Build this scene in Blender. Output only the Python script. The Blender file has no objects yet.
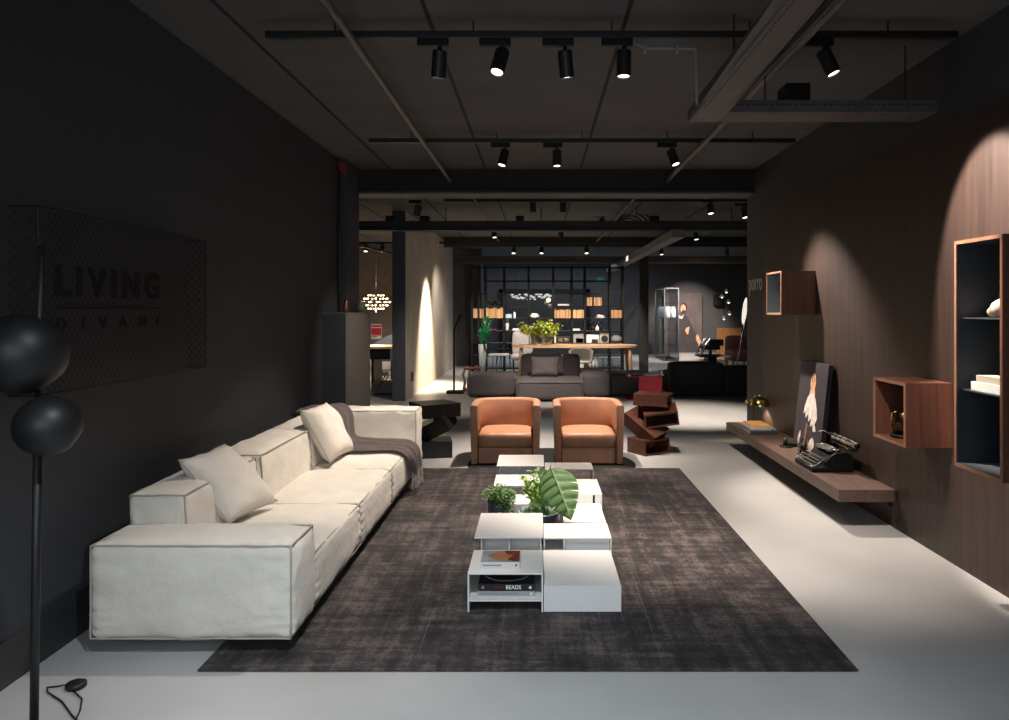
import bpy, bmesh, math, random
from mathutils import Vector, Matrix, noise
random.seed(7)
PI = math.pi
scene = bpy.context.scene
COL = scene.collection
F = 750.0; VX = 538.0; VY = 309.0; EYE = 1.55
def X(px, Y): return (px - VX) * Y / F          # lateral position of something Y metres away
def H(py, Y): return EYE - (py - VY) * Y / F    # its height

# ------------------------------------------------------------------ materials
def srgb(r, g, b):
    f = lambda c: (c / 255 / 12.92) if c / 255 <= .04045 else ((c / 255 + .055) / 1.055) ** 2.4
    return (f(r), f(g), f(b), 1)
def mat(name, col, rough=.5, metal=0., noise_amt=0., noise_scale=8., bump=0., bump_scale=60., stretch=(1, 1, 1),
        trans=0., emit=0., emit_col=None, sheen=0., spec=.5, col2=None, detail=4., ior=1.45, coat=0.):
    m = bpy.data.materials.new(name); m.use_nodes = True
    nt = m.node_tree; b = nt.nodes['Principled BSDF']
    if len(col) == 3: col = (*col, 1)
    b.inputs['Base Color'].default_value = col
    b.inputs['Roughness'].default_value = rough
    b.inputs['Metallic'].default_value = metal
    b.inputs['Specular IOR Level'].default_value = spec
    b.inputs['IOR'].default_value = ior
    b.inputs['Coat Weight'].default_value = coat
    if trans: b.inputs['Transmission Weight'].default_value = trans
    if sheen: b.inputs['Sheen Weight'].default_value = sheen
    if emit:
        b.inputs['Emission Color'].default_value = emit_col or col
        b.inputs['Emission Strength'].default_value = emit
    tc = mp = None
    if noise_amt or bump or col2:
        tc = nt.nodes.new('ShaderNodeTexCoord'); mp = nt.nodes.new('ShaderNodeMapping')
        mp.inputs['Scale'].default_value = stretch
        nt.links.new(tc.outputs['Object'], mp.inputs['Vector'])
    if noise_amt or col2:
        n = nt.nodes.new('ShaderNodeTexNoise'); n.inputs['Scale'].default_value = noise_scale
        n.inputs['Detail'].default_value = detail
        nt.links.new(mp.outputs[0], n.inputs['Vector'])
        r = nt.nodes.new('ShaderNodeValToRGB')
        c2 = col2 or tuple(c * (1 - noise_amt) for c in col[:3])
        c1 = col if col2 else tuple(min(1, c * (1 + noise_amt)) for c in col[:3])
        r.color_ramp.elements[0].position = .3; r.color_ramp.elements[1].position = .7
        r.color_ramp.elements[0].color = (*c2[:3], 1); r.color_ramp.elements[1].color = (*c1[:3], 1)
        nt.links.new(n.outputs[0], r.inputs[0]); nt.links.new(r.outputs[0], b.inputs['Base Color'])
    if bump:
        n2 = nt.nodes.new('ShaderNodeTexNoise'); n2.inputs['Scale'].default_value = bump_scale
        n2.inputs['Detail'].default_value = 3
        nt.links.new(mp.outputs[0], n2.inputs['Vector'])
        bp = nt.nodes.new('ShaderNodeBump'); bp.inputs['Strength'].default_value = bump
        bp.inputs['Distance'].default_value = .01
        nt.links.new(n2.outputs[0], bp.inputs['Height']); nt.links.new(bp.outputs[0], b.inputs['Normal'])
    return m

M = {}
M['floor'] = mat('polished_screed', (.43, .43, .42), .33, noise_amt=.10, noise_scale=1.3, spec=.5, bump=.02, bump_scale=9)
M['ceiling'] = mat('ceiling_paint', (.076, .079, .085), .85, noise_amt=.12, noise_scale=2.2)
M['ceiling_gap'] = mat('ceiling_gap', (.012, .012, .012), .9)
M['wall'] = mat('charcoal_paint', (.038, .042, .048), .62, noise_amt=.06, noise_scale=3, bump=.05, bump_scale=120)
M['base'] = mat('charcoal_skirting', (.035, .035, .037), .5, noise_amt=.05)
M['beam'] = mat('beam_paint', (.016, .0155, .0155), .75, noise_amt=.1)
M['beam_flange'] = mat('beam_flange', (.09, .085, .08), .7, noise_amt=.1)
M['brown_beam'] = mat('brown_beam', (.085, .072, .062), .7, noise_amt=.12)
M['plaster'] = mat('raw_plaster', (.52, .47, .40), .8, noise_amt=.10, noise_scale=2.5, bump=.1, bump_scale=25)
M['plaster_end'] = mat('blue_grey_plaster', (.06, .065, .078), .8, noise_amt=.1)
M['back_wall'] = mat('dark_back_wall', (.05, .05, .053), .7, noise_amt=.1)
M['brown_wall'] = mat('brown_wall', (.14, .115, .10), .8, noise_amt=.1)
M['black'] = mat('black_paint', (.004, .004, .0042), .5, noise_amt=.1, spec=.3)
M['satin_black'] = mat('satin_black', (.010, .010, .0105), .48, noise_amt=.06, spec=.5)
M['track'] = mat('track_black', (.008, .008, .008), .5, noise_amt=.1)
M['galv'] = mat('painted_galvanised', (.085, .083, .082), .5, metal=.2, noise_amt=.12)
M['pipe'] = mat('pipe_paint', (.10, .097, .094), .5, noise_amt=.1)
M['conduit'] = mat('pale_conduit', (.2, .2, .2), .5, noise_amt=.1)
M['lens'] = mat('lamp_lens', (1, .93, .82), .5, emit=5, emit_col=(1, .93, .82, 1), noise_amt=.01)
M['lens_dim'] = mat('lamp_lens_dim', (.9, .85, .8), .5, emit=2.5, emit_col=(1, .95, .88, 1), noise_amt=.01)
M['red_alarm'] = mat('alarm_red', (.25, .012, .012), .5, noise_amt=.05)
M['linen'] = mat('ecru_linen', (.66, .62, .55), .9, noise_amt=.06, noise_scale=6, bump=.45, bump_scale=24, stretch=(1, 1, 1), sheen=.2, spec=.2)
M['linen_pipe'] = mat('linen_piping', (.38, .35, .31), .9, noise_amt=.05)
M['throw'] = mat('taupe_wool', (.19, .152, .15), .95, noise_amt=.22, noise_scale=60, bump=.5, bump_scale=220, sheen=.3, spec=.1)
M['fringe'] = mat('pale_fringe', (.45, .42, .40), .9, noise_amt=.1)
M['steel_dark'] = mat('dark_steel', (.03, .03, .03), .4, metal=.6, noise_amt=.05)
M['white'] = mat('white_lacquer', (.80, .79, .77), .35, noise_amt=.012)
M['leather'] = mat('cognac_leather', (.43, .215, .128), .45, noise_amt=.10, noise_scale=9, bump=.15, bump_scale=180)
M['leather_shade'] = mat('leather_shade', (.16, .065, .035), .6, noise_amt=.05)
M['round_rug'] = mat('black_round_rug', (.009, .009, .0088), .95, noise_amt=.25, noise_scale=60, bump=.4, bump_scale=250)
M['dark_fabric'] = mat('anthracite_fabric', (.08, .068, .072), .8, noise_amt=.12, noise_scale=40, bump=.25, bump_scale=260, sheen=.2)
M['dark_fabric_lit'] = mat('anthracite_fabric_lit', (.125, .108, .112), .75, noise_amt=.1, noise_scale=40, bump=.25, bump_scale=260, sheen=.2)  # same anthracite fabric, painted lighter for the lit blocks
M['black_fabric'] = mat('black_fabric', (.012, .012, .013), .85, noise_amt=.15, noise_scale=30, bump=.2, bump_scale=200)
M['red'] = mat('red_lacquer', (.45, .008, .03), .35, noise_amt=.03)
M['dark_red'] = mat('dark_red_lacquer', (.12, .006, .01), .4, noise_amt=.05)
M['oak'] = mat('pale_oak', (.52, .33, .19), .5, noise_amt=.15, noise_scale=6, stretch=(1, 8, 8))
M['kraft'] = mat('kraft_cover', (.50, .29, .13), .7, noise_amt=.12, noise_scale=20)
M['kraft2'] = mat('kraft_cover_pale', (.60, .38, .19), .7, noise_amt=.12, noise_scale=20)
M['kraft3'] = mat('kraft_cover_brown', (.36, .19, .085), .7, noise_amt=.12, noise_scale=20)
M['paper'] = mat('paper_white', (.62, .61, .585), .7, noise_amt=.04, noise_scale=40)
M['cream'] = mat('cream_cloth', (.36, .32, .265), .8, noise_amt=.06)
M['grey_cloth'] = mat('pale_grey_cloth', (.21, .21, .21), .8, noise_amt=.06)
M['blue_grey'] = mat('blue_grey_lacquer', (.034, .042, .05), .55, noise_amt=.05)
M['pale_blue_grey'] = mat('pale_blue_grey_lacquer', (.13, .145, .155), .55, noise_amt=.04)
M['navy'] = mat('navy_cover', (.05, .07, .09), .5, noise_amt=.06)
M['orange_paper'] = mat('orange_cover', (.78, .42, .12), .6, noise_amt=.10, noise_scale=12)
M['brass'] = mat('aged_brass', (.58, .43, .17), .22, metal=1, noise_amt=.08)
M['brass_dark'] = mat('dark_brass', (.09, .065, .03), .3, metal=1, noise_amt=.1)
M['glass'] = mat('clear_glass', (1, 1, 1), .0, trans=1, ior=1.12, noise_amt=.001)
M['smoke_glass'] = mat('smoked_glass', (.82, .83, .85), .0, trans=1, ior=1.1, noise_amt=.01)
M['chrome'] = mat('chrome', (.6, .6, .6), .18, metal=1, noise_amt=.03)
M['copper'] = mat('copper', (.35, .14, .09), .3, metal=1, noise_amt=.05)
M['green_grey'] = mat('green_grey_glaze', (.075, .085, .075), .5, noise_amt=.08)
M['soil'] = mat('soil', (.03, .02, .014), .95, noise_amt=.4, noise_scale=60, bump=.6, bump_scale=90)
M['pot_dark'] = mat('dark_pot', (.035, .038, .042), .5, noise_amt=.15, noise_scale=14)
M['pot_navy'] = mat('navy_glazed_pot', (.028, .035, .05), .35, noise_amt=.15, noise_scale=10)
M['pot_inner'] = mat('pale_blue_glaze', (.55, .62, .65), .35, noise_amt=.1)
def leaf_mat(name, a, b_, sc=25):
    m = mat(name, a, .45, col2=b_, noise_scale=sc)
    m.node_tree.nodes['Principled BSDF'].inputs['Subsurface Weight'].default_value = 0
    return m
M['leaf'] = leaf_mat('leaf_green', (.22, .40, .11), (.07, .18, .04))
M['leaf_lime'] = leaf_mat('leaf_lime', (.52, .72, .20), (.26, .46, .08))
M['leaf_big'] = leaf_mat('leaf_monstera', (.19, .34, .12), (.11, .23, .075), 8)
M['leaf_vein'] = mat('leaf_vein', (.24, .36, .15), .5, noise_amt=.05)
M['leaf_yellow'] = leaf_mat('leaf_yellow', (.58, .62, .12), (.32, .40, .06))
M['leaf_emerald'] = leaf_mat('leaf_emerald', (.03, .36, .16), (.015, .2, .09))
M['stem'] = mat('plant_stem', (.13, .2, .06), .6, noise_amt=.1)
M['grey_shell'] = mat('warm_grey_shell', (.27, .255, .22), .5, noise_amt=.04)
M['concrete_block'] = mat('grey_chest', (.27, .275, .28), .6, noise_amt=.06)
M['platform'] = mat('grey_platform', (.32, .31, .30), .6, noise_amt=.05)
M['orange_wood'] = mat('amber_wood', (.30, .135, .045), .5, noise_amt=.35, noise_scale=5, stretch=(3, 1, 1))
M['maroon'] = mat('maroon_fabric', (.05, .01, .014), .7, noise_amt=.1)
M['exit_green'] = mat('exit_green', (.005, .12, .05), .5, emit=.06, emit_col=(.01, .4, .18, 1), noise_amt=.05)
M['bulb'] = mat('warm_bulb', (1, .8, .5), .4, emit=6, emit_col=(1, .72, .42, 1), noise_amt=.01)
M['white_glow'] = mat('white_glow', (1, .95, .85), .4, emit=.8, emit_col=(1, .93, .8, 1), noise_amt=.01)
M['letter_grey'] = mat('grey_letter', (.42, .42, .43), .5, noise_amt=.04)
M['letter_black'] = mat('black_letter', (.0025, .0025, .0025), .7, noise_amt=.04)
M['mesh_metal'] = mat('black_expanded_metal', (.005, .005, .005), .6, noise_amt=.1)
M['key'] = mat('key_cap', (.11, .105, .10), .3, noise_amt=.1)
M['rubber'] = mat('roller_grey', (.30, .265, .235), .55, noise_amt=.15, noise_scale=30)
M['shell'] = mat('seashell', (.62, .52, .44), .5, col2=(.30, .20, .14), noise_scale=22)
M['text_white'] = mat('print_white', (.8, .8, .78), .6, noise_amt=.02)
M['text_grey'] = mat('print_grey', (.25, .25, .25), .6, noise_amt=.02)
M['text_red'] = mat('print_red', (.12, .008, .01), .6, noise_amt=.02)
M['book_black'] = mat('book_black', (.018, .018, .019), .4, noise_amt=.1)
M['book_grey'] = mat('book_grey_green', (.30, .33, .32), .6, noise_amt=.05)
M['pale_blue'] = mat('pale_blue_paint', (.32, .47, .52), .6, noise_amt=.06)

def wood(name, dark, light, axis='z', rough=.5, scale=1.0):
    m = bpy.data.materials.new(name); m.use_nodes = True; nt = m.node_tree; b = nt.nodes['Principled BSDF']
    tc = nt.nodes.new('ShaderNodeTexCoord'); mp = nt.nodes.new('ShaderNodeMapping')
    s = {'x': (.5, 9, 9), 'y': (9, .5, 9), 'z': (9, 9, .35)}[axis]
    mp.inputs['Scale'].default_value = tuple(v * scale for v in s)
    nt.links.new(tc.outputs['Object'], mp.inputs[0])
    n = nt.nodes.new('ShaderNodeTexNoise'); n.inputs['Scale'].default_value = 3.2; n.inputs['Detail'].default_value = 6
    n.inputs['Roughness'].default_value = .65; n.inputs['Distortion'].default_value = .4
    nt.links.new(mp.outputs[0], n.inputs['Vector'])
    r = nt.nodes.new('ShaderNodeValToRGB')
    r.color_ramp.elements[0].position = .32; r.color_ramp.elements[1].position = .68
    r.color_ramp.elements[0].color = (*dark, 1); r.color_ramp.elements[1].color = (*light, 1)
    nt.links.new(n.outputs[0], r.inputs[0]); nt.links.new(r.outputs[0], b.inputs['Base Color'])
    b.inputs['Roughness'].default_value = rough
    bp = nt.nodes.new('ShaderNodeBump'); bp.inputs['Strength'].default_value = .08; bp.inputs['Distance'].default_value = .005
    nt.links.new(n.outputs[0], bp.inputs['Height']); nt.links.new(bp.outputs[0], b.inputs['Normal'])
    return m
M['panel'] = wood('smoked_wood_panelling', (.018, .0105, .0088), (.046, .027, .0215), 'z', .5)
M['shelf_wood'] = wood('brown_shelf_veneer', (.062, .038, .029), (.125, .078, .059), 'y', .45)
M['walnut'] = wood('walnut_veneer', (.085, .031, .019), (.155, .061, .037), 'z', .42)
M['edge_wood'] = wood('walnut_edge', (.22, .105, .065), (.31, .15, .095), 'z', .45)
M['walnut_dark'] = wood('dark_walnut', (.05, .017, .010), (.11, .038, .021), 'x', .4, 1.5)
M['wenge'] = wood('black_stained_wood', (.003, .0028, .0027), (.010, .0095, .009), 'x', .45, 1.5)
M['leg_wood'] = wood('amber_leg_wood', (.24, .11, .05), (.40, .20, .095), 'z', .5, 2)

def rug_mat():
    m = bpy.data.materials.new('distressed_rug'); m.use_nodes = True; nt = m.node_tree; b = nt.nodes['Principled BSDF']
    tc = nt.nodes.new('ShaderNodeTexCoord')
    def nz(scale, st, det=5, rough=.6):
        mp = nt.nodes.new('ShaderNodeMapping'); mp.inputs['Scale'].default_value = st
        nt.links.new(tc.outputs['Object'], mp.inputs[0])
        n = nt.nodes.new('ShaderNodeTexNoise'); n.inputs['Scale'].default_value = scale
        n.inputs['Detail'].default_value = det; n.inputs['Roughness'].default_value = rough
        nt.links.new(mp.outputs[0], n.inputs['Vector']); return n
    def mth(op, a, c):
        k = nt.nodes.new('ShaderNodeMath'); k.operation = op
        for i, v in enumerate((a, c)):
            if isinstance(v, (int, float)): k.inputs[i].default_value = v
            else: nt.links.new(v, k.inputs[i])
        return k.outputs[0]
    a = nz(2.8, (1.0, .9, 1), 9, .75); s1 = nz(3, (.5, 6, 1), 4); s2 = nz(3, (6, .4, 1), 4); g = nz(60, (1, 1, 1), 2)
    v = mth('ADD', mth('MULTIPLY', a.outputs[0], .46), mth('MULTIPLY', s1.outputs[0], .20))
    v = mth('ADD', v, mth('MULTIPLY', s2.outputs[0], .20)); v = mth('ADD', v, mth('MULTIPLY', g.outputs[0], .14))
    r = nt.nodes.new('ShaderNodeValToRGB'); e = r.color_ramp.elements
    e[0].position = .43; e[0].color = (.010, .0095, .0098, 1)
    e[1].position = .60; e[1].color = (.142, .113, .106, 1)
    x = e.new(.5); x.color = (.038, .0315, .0312, 1)
    nt.links.new(v, r.inputs[0])
    # pale woven hairlines
    l = nz(5, (18, .10, 1), 2)
    lr = nt.nodes.new('ShaderNodeValToRGB'); lr.color_ramp.elements[0].position = .655; lr.color_ramp.elements[1].position = .70
    nt.links.new(l.outputs[0], lr.inputs[0])
    mx = nt.nodes.new('ShaderNodeMixRGB'); mx.inputs[2].default_value = (.20, .18, .17, 1)
    nt.links.new(mth('MULTIPLY', lr.outputs[0], .42), mx.inputs[0]); nt.links.new(r.outputs[0], mx.inputs[1])
    nt.links.new(mx.outputs[0], b.inputs['Base Color'])
    b.inputs['Roughness'].default_value = .85; b.inputs['Sheen Weight'].default_value = .06; b.inputs['Specular IOR Level'].default_value = .25
    bp = nt.nodes.new('ShaderNodeBump'); bp.inputs['Strength'].default_value = .5; bp.inputs['Distance'].default_value = .006
    nt.links.new(v, bp.inputs['Height']); nt.links.new(bp.outputs[0], b.inputs['Normal'])
    return m
M['rug'] = rug_mat()

def pane(name, col, gl):
    m = bpy.data.materials.new(name); m.use_nodes = True; nt = m.node_tree; nt.nodes.remove(nt.nodes['Principled BSDF'])
    out = nt.nodes['Material Output']; tr = nt.nodes.new('ShaderNodeBsdfTransparent'); tr.inputs[0].default_value = col
    g = nt.nodes.new('ShaderNodeBsdfGlossy'); g.inputs['Roughness'].default_value = .03
    lw = nt.nodes.new('ShaderNodeLayerWeight'); lw.inputs[0].default_value = .3; ml = nt.nodes.new('ShaderNodeMath'); ml.operation = 'MULTIPLY_ADD'; ml.inputs[1].default_value = gl; ml.inputs[2].default_value = .03; nt.links.new(lw.outputs['Facing'], ml.inputs[0])
    mx = nt.nodes.new('ShaderNodeMixShader'); nt.links.new(ml.outputs[0], mx.inputs[0]); nt.links.new(tr.outputs[0], mx.inputs[1]); nt.links.new(g.outputs[0], mx.inputs[2]); nt.links.new(mx.outputs[0], out.inputs[0])
    return m
M['glass'] = pane('clear_glass', (.93, .95, .95, 1), .45)
M['smoke_glass'] = pane('smoked_glass', (.82, .84, .86, 1), .12)

# ------------------------------------------------------------------ helpers
ROOT = {}
def NB(): return bmesh.new()
def link_mesh(name, bm, m, smooth=False):
    bmesh.ops.recalc_face_normals(bm, faces=bm.faces)
    me = bpy.data.meshes.new(name); bm.to_mesh(me); bm.free()
    for k in (m if isinstance(m, (list, tuple)) else [m]): me.materials.append(k)
    if smooth:
        for p in me.polygons: p.use_smooth = True
    o = bpy.data.objects.new(name, me); COL.objects.link(o)
    return o
def thing(name, label, cat, loc=(0, 0, 0), group=None, rotz=0):
    o = bpy.data.objects.new(name, None); COL.objects.link(o)
    o.empty_display_size = .1
    o.location = loc; o.rotation_euler = (0, 0, rotz)
    o['label'] = label; o['category'] = cat
    if group: o['group'] = group
    ROOT[o.name] = Vector(loc)
    return o
def part(name, bm, m, parent, smooth=False, local=False, label=None):
    """bm is in world coordinates unless local"""
    r = parent
    while r.parent: r = r.parent
    if not local:
        bmesh.ops.translate(bm, verts=bm.verts, vec=-ROOT[r.name])
    o = link_mesh(name, bm, m, smooth); o.parent = parent
    if label: o['label'] = label
    return o
def single(name, bm, m, label, cat, group=None, smooth=False, origin=None):
    if origin is not None: bmesh.ops.translate(bm, verts=bm.verts, vec=-Vector(origin))
    o = link_mesh(name, bm, m, smooth)
    if origin is not None: o.location = origin
    o['label'] = label; o['category'] = cat
    if group: o['group'] = group
    ROOT[o.name] = Vector(origin or (0, 0, 0))
    return o
def struct(name, bm, m, parent=None, smooth=False):
    o = link_mesh(name, bm, m, smooth)
    if parent: o.parent = parent
    else: o['kind'] = 'structure'
    ROOT[o.name] = Vector((0, 0, 0))
    return o
def dup(root, loc, label=None, group=None, rotz=None):
    r = root.copy(); COL.objects.link(r); r.location = loc
    if rotz is not None: r.rotation_euler = (0, 0, rotz)
    if label: r['label'] = label
    if group: r['group'] = group
    for ch in list(root.children):
        c = ch.copy(); COL.objects.link(c); c.parent = r
        for g in list(ch.children):
            d = g.copy(); COL.objects.link(d); d.parent = c
    ROOT[r.name] = Vector(loc)
    return r

def box(bm, x0, x1, y0, y1, z0, z1, bev=0, mi=0, M4=None):
    vs = [bm.verts.new((x, y, z)) for x in (x0, x1) for y in (y0, y1) for z in (z0, z1)]
    fs = []
    for idx in ((0, 1, 3, 2), (4, 6, 7, 5), (0, 4, 5, 1), (2, 3, 7, 6), (0, 2, 6, 4), (1, 5, 7, 3)):
        f = bm.faces.new([vs[i] for i in idx]); f.material_index = mi; fs.append(f)
    out = vs
    if bev:
        es = list({e for f in fs for e in f.edges})
        r = bmesh.ops.bevel(bm, geom=es, offset=bev, segments=2, profile=.6, affect='EDGES')
        out = list({v for f in r['faces'] for v in f.verts} | {v for v in vs if v.is_valid})
        for f in {f for v in out for f in v.link_faces}: f.material_index = mi
    if M4 is not None: bmesh.ops.transform(bm, matrix=M4, verts=[v for v in out if v.is_valid])
    return out
def tube(bm, pts, r, seg=8, cap=True, mi=0, closed=False):
    pts = [Vector(p) for p in pts]; n = len(pts)
    rs = r if isinstance(r, (list, tuple)) else [r] * n
    rings = []; prev = None
    for i, p in enumerate(pts):
        if closed: d = (pts[(i + 1) % n] - pts[i - 1]).normalized()
        elif i == 0: d = (pts[1] - p).normalized()
        elif i == n - 1: d = (p - pts[i - 1]).normalized()
        else: d = ((pts[i + 1] - p).normalized() + (p - pts[i - 1]).normalized())
        if d.length < 1e-6: d = Vector((0, 0, 1))
        d.normalize()
        if prev is None:
            a = Vector((0, 0, 1)) if abs(d.z) < .9 else Vector((1, 0, 0))
            u = d.cross(a).normalized()
        else:
            u = (prev - d * prev.dot(d)).normalized()
        prev = u; v = d.cross(u)
        rings.append([bm.verts.new(p + (u * math.cos(2 * PI * k / seg) + v * math.sin(2 * PI * k / seg)) * rs[i]) for k in range(seg)])
    rng = range(n if closed else n - 1)
    for i in rng:
        a, b = rings[i], rings[(i + 1) % n]
        for k in range(seg):
            f = bm.faces.new((a[k], a[(k + 1) % seg], b[(k + 1) % seg], b[k])); f.material_index = mi
    if cap and not closed:
        bm.faces.new(rings[0][::-1]).material_index = mi; bm.faces.new(rings[-1]).material_index = mi
    return [v for rr in rings for v in rr]
def lathe(bm, prof, c=(0, 0, 0), seg=24, mi=0, M4=None):
    """prof: list of (r, z)"""
    rings = []; c = Vector(c); out = []
    for r, z in prof:
        if r < 1e-5:
            v = bm.verts.new((c.x, c.y, c.z + z)); rings.append([v]); out.append(v)
        else:
            ring = [bm.verts.new((c.x + r * math.cos(2 * PI * k / seg), c.y + r * math.sin(2 * PI * k / seg), c.z + z)) for k in range(seg)]
            rings.append(ring); out += ring
    for a, b in zip(rings, rings[1:]):
        for k in range(seg):
            if len(a) == 1 and len(b) == 1: continue
            if len(a) == 1: f = bm.faces.new((a[0], b[(k + 1) % seg], b[k]))
            elif len(b) == 1: f = bm.faces.new((a[k], a[(k + 1) % seg], b[0]))
            else: f = bm.faces.new((a[k], a[(k + 1) % seg], b[(k + 1) % seg], b[k]))
            f.material_index = mi
    if M4 is not None: bmesh.ops.transform(bm, matrix=M4, verts=out)
    return out
def sphere_prof(r, z0=0, a0=-90, a1=90, n=12, zs=1.0):
    return [(max(0, r * math.cos(math.radians(a0 + (a1 - a0) * i / n))), z0 + zs * r * math.sin(math.radians(a0 + (a1 - a0) * i / n))) for i in range(n + 1)]
def cushion(x0, x1, y0, y1, z0, z1, puff=.02, r=.025, n=16, wr=.006, seed=0, pf=(1, 1, 1), top_slope=0, sh=None):
    """soft block with slightly bulging faces"""
    bm = NB()
    bmesh.ops.create_cube(bm, size=2)
    bmesh.ops.subdivide_edges(bm, edges=bm.edges[:], cuts=n, use_grid_fill=True)
    c = Vector(((x0 + x1) / 2, (y0 + y1) / 2, (z0 + z1) / 2)); h = Vector(((x1 - x0) / 2, (y1 - y0) / 2, (z1 - z0) / 2))
    for v in bm.verts:
        a = v.co.copy()
        # denser near edges
        a = Vector([math.copysign(abs(t) ** .75, t) for t in a])
        p = Vector((a.x * h.x, a.y * h.y, a.z * h.z))
        q = Vector([max(-(h[i] - r), min(h[i] - r, p[i])) for i in range(3)])
        d = p - q
        if d.length > 1e-6: p = q + d.normalized() * min(d.length, r)
        for i in range(3):
            j, k = (i + 1) % 3, (i + 2) % 3
            if abs(a[i]) > .999:
                w = (1 - a[j] ** 4) * (1 - a[k] ** 4)
                p[i] += math.copysign(puff * pf[i] * w, a[i])
        e = sorted((abs(a.x), abs(a.y), abs(a.z)))
        near = max(0, (e[1] - .55) / .45)
        if n > 15 and abs(a.x) > .62 and abs(a.y) > .80:      # gathered seams down the upright corners
            g_ = min(1, (abs(a.x) - .62) / .25) * min(1, (abs(a.y) - .80) / .12)
            w_ = math.sin(p.z * 62 + seed * 1.7 + 3 * noise.noise(Vector((p.z * 9, seed, 0)))) * (1 - abs(a.z) ** 6) * .008 * g_
            p.x += math.copysign(w_, a.x) if abs(a.x) > .999 else 0; p.y += math.copysign(w_, a.y) if abs(a.y) > .999 and abs(a.x) < .999 else 0
        nv = noise.noise_vector(Vector((p.x * 7 + seed, p.y * 7, p.z * 7))) + .6 * noise.noise_vector(Vector((p.x * 19, p.y * 19 + seed, p.z * 19)))
        p += nv * wr * (.6 + .9 * near)
        p += c
        v.co = sh(p) if sh else p
    return bm
def seam_loop(pts, r=.004, bm=None, jit=.002, seed=1):
    """closed piping line through corner points, with a little wander"""
    bm = bm or NB(); P = []
    for a, b in zip(pts, pts[1:] + pts[:1]):
        a, b = Vector(a), Vector(b); n = max(2, int((b - a).length / .05))
        for i in range(n):
            p = a.lerp(b, i / n); P.append(p + noise.noise_vector(p * 9 + Vector((seed, 0, 0))) * jit)
    tube(bm, P, r, 6, closed=True); return bm
def pillow(tl, tr, br, bl, th=.13, n=14, seed=0):
    tl, tr, br, bl = map(Vector, (tl, tr, br, bl)); nrm = (tr - tl).cross(bl - tl).normalized()
    bm = NB(); G = {}
    for s in (1, -1):
        for i in range(n + 1):
            for j in range(n + 1):
                edge = i in (0, n) or j in (0, n)
                if edge and s == -1: G[s, i, j] = G[1, i, j]; continue
                u, v = i / n, j / n; a, b = 2 * u - 1, 2 * v - 1
                uu = .5 + .5 * a * (1 - .07 * (1 - b * b)); vv = .5 + .5 * b * (1 - .07 * (1 - a * a))
                p = tl.lerp(tr, uu).lerp(bl.lerp(br, uu), vv)
                t = th / 2 * ((1 - a ** 4) * (1 - b ** 4)) ** .6
                t *= 1 + .25 * noise.noise(Vector((u * 4 + seed, v * 4, s)))
                p += nrm * s * t + noise.noise_vector(Vector((u * 6, v * 6 + seed, s * 3))) * .006
                G[s, i, j] = bm.verts.new(p)
    for s in (1, -1):
        for i in range(n):
            for j in range(n):
                q = [G[s, i, j], G[s, i + 1, j], G[s, i + 1, j + 1], G[s, i, j + 1]]
                bm.faces.new(q if s == 1 else q[::-1])
    rim = [G[1, i, 0].co.copy() for i in range(n)] + [G[1, n, j].co.copy() for j in range(n)] + [G[1, n - i, n].co.copy() for i in range(n)] + [G[1, 0, n - j].co.copy() for j in range(n)]
    return bm, rim
def text_bm(body, w, h, ex, frame, bold=0., spacing=1.):
    """frame: 4x4 whose x is the reading direction, y up, z out; text fitted to w x h, lower left at origin"""
    cu = bpy.data.curves.new('t', 'FONT'); cu.body = body; cu.extrude = .05; cu.offset = bold; cu.space_character = spacing; cu.resolution_u = 3
    o = bpy.data.objects.new('t', cu); COL.objects.link(o)
    dg = bpy.context.evaluated_depsgraph_get(); dg.update()
    me = bpy.data.meshes.new_from_object(o.evaluated_get(dg)); bpy.data.objects.remove(o); bpy.data.curves.remove(cu)
    bm = NB(); bm.from_mesh(me); bpy.data.meshes.remove(me)
    xs = [v.co.x for v in bm.verts]; ys = [v.co.y for v in bm.verts]
    for v in bm.verts:
        v.co = Vector(((v.co.x - min(xs)) / (max(xs) - min(xs)) * w, (v.co.y - min(ys)) / (max(ys) - min(ys)) * h, (v.co.z + .05) / .1 * ex))
    bmesh.ops.transform(bm, matrix=frame, verts=bm.verts)
    return bm
def frame(o, x, y, z):
    m = Matrix((x, y, z)).transposed().to_4x4(); m.translation = Vector(o); return m

def islands(bm):
    """one bmesh per connected piece"""
    left = set(bm.verts); out = []
    while left:
        st = [left.pop()]; comp = set(st)
        while st:
            v = st.pop()
            for e in v.link_edges:
                w = e.other_vert(v)
                if w in left: left.discard(w); comp.add(w); st.append(w)
        n = bmesh.new(); mp = {v: n.verts.new(v.co) for v in comp}
        for f in {f for v in comp for f in v.link_faces}: n.faces.new([mp[v] for v in f.verts])
        out.append((min(v.co.y for v in comp), n))
    bm.free(); out.sort(key=lambda q: q[0]); return [n for _, n in out]
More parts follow.
